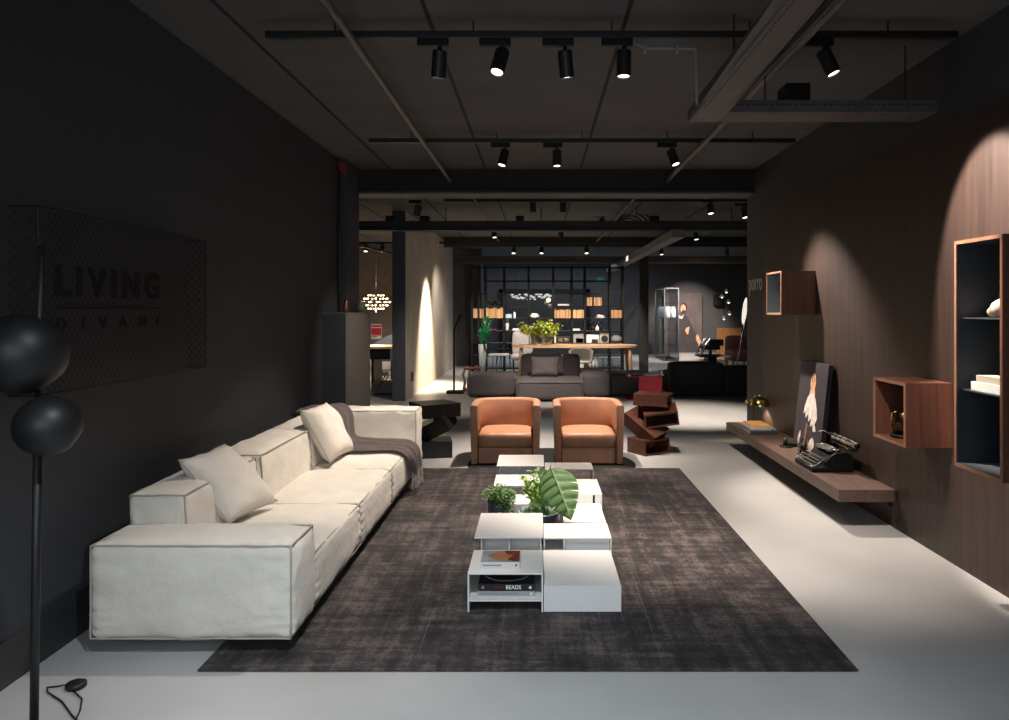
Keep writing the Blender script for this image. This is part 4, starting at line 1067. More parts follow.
# typewriter
tx, ty = 2.30, 6.045
t = thing('typewriter', 'old black typewriter facing the room on the near half of the shelf', 'typewriter', (tx, ty, SH))
def TB(x0, x1, y0, y1, z0, z1, bev=.004):     # local: x depth from the front edge, y across
    bm = NB(); box(bm, 2.135 + x0, 2.135 + x1, ty + y0, ty + y1, SH + z0, SH + z1, bev); return bm
part('base', TB(.0, .33, -.195, .195, .006, .035), M['black'], t)
for x in (.03, .3):
    for y in (-.17, .17): part('foot', TB(x - .012, x + .012, y - .012, y + .012, 0, .006, 0), M['black'], t)
bm = NB()
prof = [(.12, .035), (.12, .085), (.16, .125), (.20, .150), (.27, .155), (.31, .135), (.33, .10), (.33, .035)]
L0 = [bm.verts.new((2.135 + x, ty - .19, SH + z)) for x, z in prof]; L1 = [bm.verts.new((2.135 + x, ty + .19, SH + z)) for x, z in prof]
bm.faces.new(L0); bm.faces.new(L1[::-1])
for k in range(len(prof)): bm.faces.new((L0[k], L0[(k + 1) % len(prof)], L1[(k + 1) % len(prof)], L1[k]))
part('body', bm, M['black'], t)
bm = NB()
for r in range(4):
    for k in range(10):
        y = ty - .155 + .033 * k + .008 * r; x = 2.150 + .027 * r; z = SH + .050 + .016 * r
        lathe(bm, [(0, 0), (.0115, 0), (.0115, .004), (.009, .005), (0, .005)], (x, y, z), 10)
        tube(bm, [(x, y, z), (x + .02, y, SH + .036)], .002, 4)
part('keys', bm, M['key'], t)
bm = NB(); tube(bm, [(2.145, ty - .19, SH + .045), (2.14, ty - .15, SH + .042), (2.138, ty, SH + .04), (2.14, ty + .15, SH + .042), (2.145, ty + .19, SH + .045), (2.25, ty + .192, SH + .11)], .005, 6); tube(bm, [(2.145, ty - .19, SH + .045), (2.25, ty - .192, SH + .11)], .005, 6); part('key_frame', bm, M['chrome'], t, True)
bm = NB()
for k in range(3): tube(bm, [(2.31 + .022 * k, ty - .12, SH + .162 + .004 * k), (2.305 + .02 * k, ty + .12, SH + .162 + .004 * k)], .006, 6)
tube(bm, [(2.31 + .05 * math.cos(a), ty + .1 * math.sin(a), SH + .163) for a in [k * PI / 8 for k in range(17)]], .004, 6)
part('type_basket', bm, M['key'], t, True)
part('ribbon_cover', TB(.15, .24, -.14, .14, .150, .168), M['key'], t)
for y in (-.13, .13):
    bm = NB(); lathe(bm, [(0, 0), (.034, 0), (.034, .014), (.01, .016), (0, .016)], (2.35, ty + y, SH + .157), 18); part('ribbon_spool', bm, M['chrome'], t, True)
part('front_trim', TB(.115, .12, -.17, .17, .07, .084, .001), M['chrome'], t)
bm = NB(); tube(bm, [(2.445, ty - .28, SH + .225), (2.445, ty + .16, SH + .225)], .024, 14); part('platen', bm, M['rubber'], t, True)
bm = NB(); 
part_ = [(y, NB()) for y in (-.31, .17)]
for y, bm in part_:
    tube(bm, [(2.445, ty + y, SH + .225), (2.445, ty + y + .022, SH + .225)], .020, 14); part('platen_knob', bm, M['black'], t, True)
for y in (-.265, -.15, -.04, .07, .145):
    bm = NB(); tube(bm, [(2.445, ty + y, SH + .225), (2.445, ty + y + .012, SH + .225)], .0285, 14); part('platen_ring', bm, M['chrome'], t, True)
bm = NB(); tube(bm, [(2.405, ty - .27, SH + .248), (2.405, ty + .16, SH + .248)], .006, 8); part('paper_bail', bm, M['chrome'], t, True)
bm = NB(); box(bm, 2.43, 2.475, ty - .25, ty + .19, SH + .17, SH + .200, .003); tube(bm, [(2.425, ty - .24, SH + .25), (2.425, ty + .19, SH + .25)], .004, 6); part('carriage', bm, M['satin_black'], t)
bm = NB(); box(bm, 2.40, 2.43, ty - .24, ty - .04, SH + .19, SH + .196); part('paper_scale', bm, M['brass'], t)
bm = NB(); tube(bm, [(2.43, ty + .19, SH + .235), (2.39, ty + .225, SH + .26), (2.34, ty + .225, SH + .25)], .004, 6); part('return_lever', bm, M['chrome'], t, True)

# ------------------------------------------------------------------ behind the armchairs
def soft(t, name, x0, x1, y0, y1, z0, z1, m, seed=0, puff=.02, r=.04, n=10, wr=.004):
    return part(name, cushion(x0, x1, y0, y1, z0, z1, puff, r, n, wr, seed), m, t, True)
t = thing('sofa', 'low dark grey modular sofa with mixed blocks behind the two armchairs', 'sofa', (.3, 13.2, 0))
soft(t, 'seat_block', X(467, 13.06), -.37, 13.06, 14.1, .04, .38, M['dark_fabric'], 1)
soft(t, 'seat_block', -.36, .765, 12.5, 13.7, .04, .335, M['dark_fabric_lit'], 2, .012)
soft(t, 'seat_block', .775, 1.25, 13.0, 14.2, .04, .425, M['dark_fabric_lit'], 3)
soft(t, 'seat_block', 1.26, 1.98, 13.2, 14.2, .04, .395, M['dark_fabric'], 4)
soft(t, 'back_block', -.31, .44, 13.72, 14.05, .10, .71, M['dark_fabric'], 5)
soft(t, 'back_block', .45, .76, 13.72, 14.05, .10, .70, M['dark_fabric'], 6)
bm = NB(); tube(bm, [(-.35, 12.495, .318), (.2, 12.49, .32), (.755, 12.495, .318)], .006, 6); part('piping', bm, M['dark_fabric'], t)
def upright_pillow(x0, x1, y, z0, z1, lb, m, sd):
    tt = thing('throw_pillow', lb, 'cushion', ((x0 + x1) / 2, y, z0), 'cushions on the dark grey sofa')
    bm, rim = pillow((x0, y + .12, z1), (x1, y + .12, z1), (x1, y, z0), (x0, y, z0), .14, 12, sd)
    part('cover', bm, m, tt, True)
upright_pillow(X(556, 13.55), X(563, 13.55) + .02, 13.56, .345, .69, 'narrow dark cushion half hidden behind the square grey cushion', M['dark_fabric'], 4)
upright_pillow(X(531, 13.3), X(558.5, 13.3), 13.32, .345, .70, 'square grey cushion standing on the middle of the dark grey sofa', M['dark_fabric_lit'], 3)
t = thing('sofa', 'black boxy sofa seen from behind at the right, beyond the walnut box stack', 'sofa', (3.2, 13.4, 0))
soft(t, 'back_block', X(671, 13.2), X(724, 13.2), 13.2, 13.6, .03, .60, M['black_fabric'], 1, .012)
soft(t, 'back_block', X(725, 13.2), X(790, 13.2), 13.22, 13.6, .03, .535, M['black_fabric'], 2, .012)
soft(t, 'seat_block', X(671, 13.2), X(790, 13.2), 13.62, 14.6, .03, .38, M['black_fabric'], 3, .01)
# red side tables
def c_table(lb, x0, x1, y0, d, h, m, panel=True):
    t = thing('side_table', lb, 'side table', ((x0 + x1) / 2, y0, 0), 'red side tables')
    bm = NB(); box(bm, x0 - .19, x1, y0, y0 + d, h - .012, h, .002); part('top', bm, m, t)
    bm = NB(); box(bm, x0, x1, y0 - .012, y0, .0, h, .002); part('front_panel', bm, m, t)
    bm = NB(); box(bm, x0 - .17, x1, y0, y0 + d, 0, .018, .002); part('base', bm, m, t)
    return t
ry = 12.72
c_table('bright red metal side table behind the walnut box stack', X(639, ry), X(662, ry), ry, .40, H(376.5, ry), M['red'])
zt = H(376.5, ry)
bm = NB(); 
for k in range(3): box(bm, X(645, ry) + .01 * k, X(658, ry) + .012 * k, ry + .04, ry + .34, zt + .001 + .012 * k, zt + .012 + .012 * k)
single('magazine_stack', bm, M['paper'], 'white magazines lying on the bright red side table', 'magazines', origin=(X(651, ry), ry + .2, zt))
bm = NB(); lathe(bm, [(0, 0), (.07, 0), (.10, .05), (.09, .055), (.06, .02), (0, .015)], (X(637, ry) , ry + .18, zt + .001), 16)
single('bowl', bm, M['grey_cloth'], 'pale grey bowl at the left edge of the bright red side table', 'bowl', smooth=True, origin=(X(637, ry), ry + .18, zt))
bm = NB(); lathe(bm, [(0, 0), (.05, 0), (.028, .05), (.04, .09), (.03, .095), (0, .07)], (X(666, ry) - .06, ry + .15, zt + .001), 16)
for v in bm.verts: pass
single('vase', bm, M['paper'], 'small white vase at the right edge of the bright red side table', 'vase', smooth=True, origin=(X(664, ry), ry + .15, zt))
sx0, sx1, sy = X(458.5, 13.5), X(478, 13.5), 13.5
t = thing('side_table', 'dark red topped low table with pale curved legs left of the grey sofa', 'side table', ((sx0 + sx1) / 2, sy, 0), 'red side tables')
bm = NB(); box(bm, sx0 + .03, sx1, sy + .65, sy + 1.0, .40, .43, .01); part('top', bm, M['dark_red'], t)
bm = NB(); box(bm, sx0, sx1, sy + .6, sy + 1.0, .0, .03, .01); part('base', bm, M['dark_red'], t)
for x in (sx0 + .03, sx0 + .15, sx1 - .04):
    bm = NB(); tube(bm, [(x, sy + .68, .40), (x - .02, sy + .66, .30), (x + .02, sy + .66, .16), (x, sy + .68, .03)], .028, 8); part('leg', bm, M['grey_cloth'], t, True)
# thin floor lamp by the plaster wall
fx, fy = X(454, 13.8), 13.8
t = thing('floor_lamp', 'thin black floor lamp with an angled head beside the plaster wall', 'floor lamp', (fx, fy, 0))
bm = NB(); box(bm, X(447, fy), X(464, fy), fy - .12, fy + .12, 0, .05, .004); part('base', bm, M['black'], t)
bm = NB(); tube(bm, [(fx, fy, .05), (fx, fy, H(328, fy))], .018, 10); part('pole', bm, M['black'], t, True)
bm = NB(); tube(bm, [(fx, fy, H(328, fy) - .01), (X(461, fy), fy, H(314, fy))], [.024, .016], 10); part('head', bm, M['black'], t, True)

# ---- long table and chairs
ty0, ty1 = 16.35, 17.35
t = thing('dining_table', 'long pale oak dining table in front of the black shelving', 'table', (.9, 16.85, 0))
hx0, hx1 = X(511, 16.4), X(640, 16.4)
bm = NB(); n = 24; zt = .745; pts = []
for k in range(n):
    a = 2 * PI * k / n; ca, sa = math.cos(a), math.sin(a); e = .45
    pts.append(((hx0 + hx1) / 2 + (hx1 - hx0) / 2 * math.copysign(abs(ca) ** e, ca), 16.85 + .5 * math.copysign(abs(sa) ** .5, sa)))
lo = [bm.verts.new((x, y, zt - .045)) for x, y in pts]; hi = [bm.verts.new((x, y, zt)) for x, y in pts]
bm.faces.new(lo[::-1]); bm.faces.new(hi)
for k in range(n): bm.faces.new((lo[k], lo[(k + 1) % n], hi[(k + 1) % n], hi[k]))
part('tabletop', bm, M['oak'], t)
for x, dx in ((hx0 + .22, -.05), (hx1 - .22, .06)):
    for y, dy in ((16.5, -.06), (17.2, .06)):
        bm = NB(); tube(bm, [(x, y, zt - .045), (x + dx, y + dy, 0)], [.040, .026], 10); part('leg', bm, M['leg_wood'], t, True)
def shell_chair(lb, cx, cy, w, z0, z1, m, rot=0.0, legs=True, lm='black', legw=.18):
    t = thing('dining_chair', lb, 'chair', (cx, cy, 0), 'chairs round the far table', rot)
    bm = NB(); n = 8; G = []
    for i in range(n + 1):
        u = 2 * i / n - 1; row = []
        for j in range(7):
            v = j / 6
            rr = (1 - abs(u) ** 4 * .25)
            row.append(bm.verts.new((w / 2 * u * (1 - .12 * (1 - v)), -.20 + .10 * u * u * -1.0 + .06 * (1 - v) + .02, z0 + (z1 - z0) * (v * rr + (1 - v) * .0) )))
        G.append(row)
    for a, b in zip(G, G[1:]):
        for j in range(6): bm.faces.new((a[j], b[j], b[j + 1], a[j + 1]))
    bmesh.ops.solidify(bm, geom=bm.faces[:], thickness=.016); part('backrest', bm, m, t, True, local=True)
    bm = cushion(-w / 2 * .9, w / 2 * .9, -.2, .22, z0 - .05, z0, .012, .02, 6, .001); part('seat', bm, m, t, True, local=True)
    if legs:
        for a in (-1, 1):
            for b in (-1, 1):
                bm = NB(); tube(bm, [(a * .14, b * .14, z0 - .045), (a * legw, b * .2, 0)], .012, 8); part('leg', bm, M[lm], t, True, local=True)
    return t
shell_chair('warm grey shell chair tucked at the near side of the oak table', X(580.5, 16.0), 16.1, .52, .44, H(347, 15.9), M['grey_shell'], lm='leg_wood')
shell_chair('dark side chair left of the oak table, seen through the shelving', X(505, 20.6), 20.6, .5, .45, .85, M['black_fabric'], PI * .6)
t = thing('lounge_chair', 'black wire armchair with a pale seat pad at the left end of the oak table', 'chair', (X(499, 17.9), 17.9, 0), 'chairs round the far table')
wx = X(499, 17.9)
bm = NB(); box(bm, wx - .24, wx + .24, 17.7, 18.15, .44, .48, .01); part('seat_pad', bm, M['grey_cloth'], t)
bm = NB()
for k in range(6): tube(bm, [(wx - .25 + .1 * k, 17.9 - .2 + .4 * (k % 2), .44), (wx - .28 + .112 * k, 17.9 + (-.22 if k % 2 == 0 else .22), 0)], .009, 6)
part('wire_base', bm, M['black'], t)
bm = NB()
for k in range(7): tube(bm, [(wx - .26, 17.7 + .07 * k, .46), (wx - .34, 17.7 + .07 * k, .62), (wx - .36, 17.7 + .07 * k, .80)], .008, 6)
tube(bm, [(wx - .36, 17.7, .80), (wx - .36, 18.12, .80)], .012, 6); part('wire_back', bm, M['black'], t)
t = thing('armchair', 'pale grey upholstered chair at the far side of the oak table, left of the vases', 'chair', (X(521, 17.9), 17.95, 0), 'chairs round the far table')
wx = X(521, 17.75)
soft(t, 'seat', wx - .22, wx + .26, 17.5, 18.0, .36, .48, M['grey_cloth'], 1, n=6)
o = soft(t, 'backrest', wx - .20, wx + .26, 17.98, 18.1, .45, 1.0, M['grey_cloth'], 2, n=6)
for a in (-.18, .2):
    for b in (17.55, 17.95): bm = NB(); tube(bm, [(wx + a, b, .37), (wx + a, b, 0)], .014, 6); part('leg', bm, M['black'], t)
# glass vases with yellow green branches
def vase(lb, px, y, r, h, full=True):
    vx = X(px, y); z = .746
    t = thing('glass_vase', lb, 'vase', (vx, y, z), 'vases of branches on the oak table')
    bm = NB(); lathe(bm, [(0, 0), (r, 0), (r, h), (r - .007, h), (r - .007, .012), (0, .012)], (vx, y, z), 20); part('glass', bm, M['glass'], t, True)
    st = NB(); lf = NB(); R = random.Random(int(px))
    for k in range(16):
        a = R.uniform(0, 2 * PI); e = Vector((vx + R.uniform(-.30, .24) * (1 if px < 540 else -1), y + R.uniform(-.2, .2), z + R.uniform(.24, .52)))
        q = Vector((vx + .04 * math.cos(a), y + .04 * math.sin(a), z + .03)); mid = Vector((vx + (e.x - vx) * .35, y, z + h + .06)); tube(st, [q, mid, e], .005, 5)
        for j in range(24):
            u = R.uniform(.35, 1.02); p = mid.lerp(e, u) + Vector((R.uniform(-.06, .06), R.uniform(-.05, .05), R.uniform(-.05, .06)))
            leaf_quad(lf, p, (R.uniform(-1, 1), R.uniform(-1, 1), R.uniform(-.6, .8)), .055, .085)
    part('stems', st, M['stem'], t); part('foliage', lf, M['leaf_yellow'], t)
vase('wide clear glass vase of yellow green branches, left of the two on the oak table', 533, 16.75, .10, .24)
vase('wide clear glass vase of yellow green branches, right of the two on the oak table', 547, 16.65, .12, .24)

# ---- black open shelving
GY = 18.5; GD = .34
us = [472, 478.6, 485, 504, 528.5, 553.3, 571.8, 585, 610, 623]
ux = [X(p, GY) for p in us]
hz_ = [H(p, GY) for p in (266.7, 280.4, 293.3, 305.8, 318.2, 330.7, 343, 355.3, 368)]
t = thing('open_shelving', 'large black open grid shelving unit behind the oak table', 'shelving', ((ux[0] + ux[-1]) / 2, GY + .17, 0))
rail_grey = mat('shelving_side_grey', (.05, .05, .05), .5, noise_amt=.05)
for k, x in enumerate(ux):
    bm = NB(); box(bm, x - .026, x + .026, GY, GY + .03, 0, hz_[0] + .02); box(bm, x - .026, x + .026, GY + GD - .03, GY + GD, 0, hz_[0] + .02)
    if k % 3 == 0 or k > 5:
        for z in hz_: box(bm, x - .012, x + .012, GY + .03, GY + GD - .03, z - .012, z + .008)
    part('upright', bm, M['black'], t)
def lv(i, a, b): return (hz_[i], a, b)
for (i, a, b, deep) in ((0, 0, 9, 0), (1, 2, 8, 0), (2, 1, 2, 0), (2, 5, 9, 0), (3, 1, 4, 1), (3, 5, 6, 1), (3, 7, 9, 1), (4, 0, 9, 1), (5, 2, 4, 1), (5, 5, 9, 1), (6, 0, 9, 1), (7, 0, 3, 1), (7, 7, 9, 1), (8, 0, 9, 1)):
    bm = NB(); z = hz_[i]
    if deep: box(bm, ux[a], ux[b], GY, GY + GD, z - .028, z)
    else: box(bm, ux[a], ux[b], GY, GY + .03, z - .03, z); box(bm, ux[a], ux[b], GY + GD - .03, GY + GD, z - .03, z)
    part('shelf', bm, M['black'], t)
def row(px0, px1, lev, hgt, lb, grp, n, mats, var=.02):
    R = random.Random(int(px0 * 3)); x0, x1 = X(px0, GY), X(px1, GY); x = x0; z = hz_[lev] + .001; w = (x1 - x0) / n
    protos = {}
    for k in range(n):
        m = mats[R.randrange(len(mats))]; h = hgt - R.uniform(0, var)
        key = (m, k % 4)
        if key not in protos:
            bm = NB(); e = .004; d = .24
            box(bm, e / 2, w - e / 2, 0, d, 0, h, .003)
            o = single('book', bm, M[m], lb, 'book', grp); protos[key] = o
        else:
            o = protos[key].copy(); COL.objects.link(o)
        o.location = (x0 + k * w, GY + .03, z)
kr = ['kraft', 'kraft2', 'kraft3', 'kraft']
row(473, 484.2, 4, .24, 'kraft brown covered book in the narrow left bay of the black shelving', 'kraft books in the narrow left bay', 7, kr, .03)
row(486, 503.5, 4, .29, 'tall kraft brown book in the row above the green plant', 'kraft books above the green plant', 10, kr, .06)
row(554.5, 571, 4, .215, 'kraft brown book in the row right of the yellow green branches', 'kraft books in the centre bay', 11, kr, .02)
row(572.8, 584.5, 4, .21, 'kraft brown book in the short row left of the glass bottles', 'kraft books in the centre right bay', 8, kr, .02)
row(587, 592.3, 3, .215, 'pale kraft book in the highest row of the black shelving', 'kraft books on the highest shelf', 3, ['kraft2', 'kraft'], .01)
row(594, 602, 3, .21, 'brown book in the highest row, right of the pale ones', 'brown books on the highest shelf', 5, ['kraft', 'kraft2', 'kraft3'], .01)
row(611.5, 622.5, 4, .21, 'reddish brown book in the rightmost bay of the black shelving', 'books in the rightmost bay', 7, ['kraft3', 'kraft'], .02)
# other objects on the shelving
def obj_box(name, lb, cat, px0, px1, lev, h, m, grp=None, d=.2, bev=.004):
    bm = NB(); z = hz_[lev] + .001; box(bm, X(px0, GY), X(px1, GY), GY + .06, GY + .06 + d, z, z + h, bev)
    return single(name, bm, M[m], lb, cat, grp, origin=((X(px0, GY) + X(px1, GY)) / 2, GY + .16, z))
def obj_lathe(name, lb, cat, px, lev, prof, m, grp=None, seg=18, dy=.17):
    bm = NB(); z = hz_[lev] + .001; lathe(bm, prof, (X(px, GY), GY + dy, z), seg)
    return single(name, bm, M[m], lb, cat, grp, smooth=True, origin=(X(px, GY), GY + dy, z))
for px, lb in ((490.5, 'left'), (497, 'right')):
    bm = NB(); z = hz_[3] + .001
    for k in range(5):
        a = k * 2.2; bmesh.ops.create_icosphere(bm, subdivisions=1, radius=.035, matrix=Matrix.Translation((X(px, GY) + .06 * math.cos(a), GY + .15 + .05 * math.sin(a), z + .05 + .022 * k)))
        tube(bm, [(X(px, GY), GY + .15, z), (X(px, GY) + .06 * math.cos(a), GY + .15 + .05 * math.sin(a), z + .05 + .022 * k)], .008, 5)
    single('sculpture', bm, M['brass_dark'], 'small dark brass sculpture of clustered balls, %s of two on the left of the shelving' % lb, 'sculpture', 'brass sculptures', smooth=True, origin=(X(px, GY), GY + .15, z))
obj_box('box', 'pale blue box above the white figure on the shelving', 'box', 505.5, 511.5, 4, .10, 'pale_blue')
obj_box('book', 'single white book standing beside the pale blue box', 'book', 513.5, 515.5, 4, .15, 'paper')
obj_lathe('figurine', 'slim white figure on the shelf below the pale blue box', 'figurine', 507, 5, [(0, 0), (.035, 0), (.04, .03), (.03, .07), (.045, .12), (.05, .2), (.03, .235), (.045, .27), (.03, .30), (0, .31)], 'paper')
obj_lathe('bowl', 'white rounded bowl with a lid behind the branches', 'bowl', 534.5, 4, [(0, 0), (.10, .0), (.125, .04), (.10, .09), (.06, .12), (0, .125)], 'paper')
obj_box('book', 'flat white book on the shelf left of the branches', 'book', 512.5, 520, 5, .05, 'paper')
for px, lb in ((531.5, 'left'), (545.5, 'right')):
    tt = thing('photo_frame', 'small white photo frame above the branches, %s of two' % lb, 'picture frame', (X(px, GY), GY + .1, hz_[5]), 'small white frames')
    bm = NB(); z = hz_[5] + .001; w = .052
    box(bm, X(px, GY) - w, X(px, GY) + w, GY + .08, GY + .10, z, z + .11, .003); part('frame', bm, M['paper'], tt)
    bm = NB(); box(bm, X(px, GY) - .022, X(px, GY) + .022, GY + .077, GY + .08, z + .03, z + .075); part('picture', bm, M['book_black'], tt)
obj_box('book', 'white book lying above the kraft books of the centre bay', 'book', 558, 569, 3, .045, 'paper', d=.22)
obj_lathe('bowl', 'pale flared bowl below the highest row of books', 'bowl', 601, 4, [(0, .03), (.03, .03), (.06, .05), (.12, .0), (.13, .0), (.075, .085), (0, .09)], 'paper')
obj_box('book', 'thin white book lying on the shelf left of the glass bottles', 'book', 573, 580, 5, .045, 'paper')
obj_box('book', 'rust red book on the left shelf near the green plant', 'book', 489.5, 496.5, 5, .035, 'dark_red', 'books by the green plant')
obj_box('book', 'tan book lying under the rust red one near the green plant', 'book', 489, 499.5, 5, .0, 'kraft') if False else None
obj_box('box', 'small orange box on the shelf left of the glass bottles', 'box', 576, 583.5, 6, .12, 'orange_paper')
for px, lb in ((593.5, 'left'), (601.5, 'right')):
    tt = thing('glass_bottle', 'tall clear glass bottle on the shelving, %s of two' % lb, 'bottle', (X(px, GY), GY + .17, hz_[5]), 'tall glass bottles')
    bm = NB(); lathe(bm, [(0, 0), (.07, 0), (.072, .17), (.05, .222), (.022, .238), (.022, .25), (.016, .25), (.016, .235), (.045, .217), (.066, .17), (.064, .008), (0, .008)], (X(px, GY), GY + .17, hz_[5] + .001), 20); part('body', bm, M['glass'], tt, True)
    bm = NB(); lathe(bm, [(0, .235), (.014, .235), (.022, .262), (0, .268)], (X(px, GY), GY + .17, hz_[5] + .001), 12); part('stopper', bm, M['paper'], tt, True)
obj_lathe('figurine', 'small white pointed figure in front of the glass bottles', 'figurine', 597.5, 5, [(0, 0), (.05, 0), (.045, .06), (.03, .09), (.012, .12), (0, .16)], 'paper', dy=.07)
obj_box('box', 'black box with two amber dials on the shelf right of the vases', 'box', 557, 570.5, 6, .15, 'book_black')
for px in (560.5, 566.5):
    bm = NB(); z = hz_[6] + .03; box(bm, X(px, GY) - .05, X(px, GY) + .05, GY + .045, GY + .058, z, z + .09, .003); single('photo_frame', bm, M['brass'], 'small amber square leaning on the black box, ' + ('left' if px < 563 else 'right') + ' of two', 'picture frame', 'amber squares', origin=(X(px, GY), GY + .05, z))
obj_box('box', 'light grey square box standing on the shelf behind the table', 'box', 573.5, 584, 6, .225, 'grey_cloth')
obj_box('book', 'white book standing at the left of the black box with amber squares', 'book', 554, 556, 6, .19, 'paper')
obj_box('box', 'white box on the shelf behind the table, right of the grey box', 'box', 586.5, 599, 6, .2, 'paper')
obj_box('box', 'small dark box in front of the white box', 'box', 592, 598, 6, .09, 'book_black', d=-.04)
tt = thing('arched_ornament', 'pale pink arched block with a dark opening on the shelf', 'ornament', (X(604.5, GY), GY + .1, hz_[6]))
z = hz_[6] + .001; bm = NB(); box(bm, X(599.7, GY), X(609.3, GY), GY + .07, GY + .2, z, z + .26, .006); part('block', bm, M['cream'], tt)
bm = NB(); lathe(bm, [(0, 0), (.085, 0), (.085, .006), (0, .006)], (0, 0, 0), 24, M4=frame((X(604.8, GY), GY + .0695, z + .10), (1, 0, 0), (0, 0, 1), (0, -1, 0))); part('opening', bm, M['book_black'], tt)
obj_lathe('vase', 'small cream bottle on the shelf at the right, above the pale arched block', 'vase', 612, 6, [(0, 0), (.03, 0), (.035, .16), (.015, .2), (.018, .27), (0, .27)], 'cream')
bm = cushion(X(612.5, GY), X(621, GY), GY + .05, GY + .3, hz_[6] + .001, hz_[6] + .17, .03, .06, 8, .012, 4); single('folded_blanket', bm, M['grey_cloth'], 'white crumpled textile in the rightmost bay at table height', 'blanket', smooth=True, origin=(X(616, GY), GY + .17, hz_[6]))
for k, px in enumerate((590.5, 594, 597.5)):
    obj_lathe('bottle', 'small white jar on the low shelf behind the dark sofa', 'jar', px, 8, [(0, 0), (.04, 0), (.042, .2), (.03, .25), (.034, .28), (0, .28)], 'paper', 'white jars on the low shelf')
obj_box('box', 'tan box on the low shelf left of the white jars', 'box', 580, 588.5, 8, .22, 'cream')
for k, (px, w) in enumerate(((600.5, .09), (606, .07), (616.5, .12))):
    obj_lathe('glass_jar', ('clear glass jar on the low shelf, right of the white jars', 'small clear glass jar on the low shelf below the arched block', 'wide clear glass jar on the low shelf in the rightmost bay')[k], 'jar', px, 8, [(0, 0), (w, 0), (w, .24), (w - .01, .24), (w - .01, .01), (0, .01)], 'glass', 'glass jars on the low shelf')
for k, (a, b) in enumerate(((531, 543), (545, 552.5), (554.5, 568))):
    obj_box('book', 'white book lying on the low shelf behind the grey cushion, %s of three' % ('left', 'middle', 'right')[k], 'book', a, b, 7, .045, 'paper', 'white books on the low shelf') if False else None
# tall plant at the left of the shelving
vx, vy = X(482.5, 18.2), 18.2
t = thing('potted_plant', 'emerald green plant in a tall pale vase at the left of the shelving', 'plant', (vx, vy, 0))
bm = NB(); lathe(bm, [(0, 0), (.07, 0), (.085, .3), (.105, .70), (.095, .70), (.08, .6), (0, .6)], (vx, vy, 0), 24); part('vase', bm, mat('pale_vase', (.22, .28, .29), .5, noise_amt=.05), t, True)
st = NB(); lf = NB(); R = random.Random(5)
for k in range(16):
    e = Vector((vx + R.uniform(-.08, .22), vy + R.uniform(-.1, .05), R.uniform(.9, 1.42))); q = Vector((vx, vy, .6)); tube(st, [q, q.lerp(e, .5) + Vector((0, 0, .1)), e], .006, 5)
    for j in range(10):
        p = q.lerp(e, R.uniform(.3, 1)); leaf_quad(lf, p, (R.uniform(-.6, .6), R.uniform(-.5, .3), R.uniform(.2, 1)), .06, .15)
part('stems', st, M['stem'], t); part('foliage', lf, M['leaf_emerald'], t)
# glossy black board and glowing pieces added as its reflections behind the shelving
t = thing('wall_board', 'large black framed panel on the wall behind the shelving', 'panel', (X(540, 25.5), 25.5, .3))
bx0, bx1 = X(499, 25.4), X(590, 25.4)
bm = NB(); box(bm, bx0, bx1, 25.5, 25.59, .35, H(289, 25.4)); part('panel', bm, mat('panel_grey_black', (.03, .03, .031), .4, noise_amt=.1), t)
bm = NB()
for a in ((bx0, bx1, H(289, 25.4) - .12, H(289, 25.4)), (bx0, bx0 + .12, .35, H(289, 25.4)), (bx1 - .12, bx1, .35, H(289, 25.4))): box(bm, a[0], a[1], 25.44, 25.5, a[2], a[3])
part('frame', bm, M['black'], t)
t = thing('pendant_lamp', 'row of pale glowing pieces imitating reflections, seen through the shelving', 'lamp', (X(533, 22), 22, H(297, 22)))
bm = NB(); R = random.Random(9)
for k in range(26):
    bmesh.ops.create_icosphere(bm, subdivisions=1, radius=R.uniform(.03, .05), matrix=Matrix.Translation((X(512 + 38 * k / 25, 22), 22 + R.uniform(-.1, .1), H(297 + R.uniform(-3, 3), 22))) @ Matrix.Diagonal((1.5, 1, .7, 1)))
part('reflection_pieces', bm, mat('reflection_glow', (.8, .8, .78), .2, emit=.35, emit_col=(1, .97, .92, 1), noise_amt=.02), t)  # glow stands in for reflections on the black board
bm = NB()
for px in (516, 546): tube(bm, [(X(px, 22), 22, H(295, 22)), (X(px, 22), 22, CE)], .006, 5)
part('cable', bm, M['black'], t)
for k, (px, py) in enumerate(((548.5, 300), (550, 306), (546.5, 303))):
    bm = NB(); bmesh.ops.create_uvsphere(bm, u_segments=14, v_segments=10, radius=.06, matrix=Matrix.Translation((X(px, 22.6), 22.6 + .1 * k, H(py, 22.6))))
    single('globe_pendant', bm, M['bulb'] if k < 1 else M['cream'], ('glowing small globe pendant above the branches, topmost', 'pale small globe pendant above the branches, lowest', 'pale small globe pendant above the branches, between the other two')[k], 'lamp', 'globe pendants above the branches', smooth=True, origin=(X(px, 22.6), 22.6 + .1 * k, H(py, 22.6)))
bm = NB(); box(bm, X(597, 25.4), X(604, 25.4), 25.5, 25.58, H(280.5, 25.4), H(277, 25.4)); single('exit_sign', bm, M['exit_green'], 'small green exit light high on the back wall', 'sign', origin=(X(600, 25.4), 25.54, H(280, 25.4)))

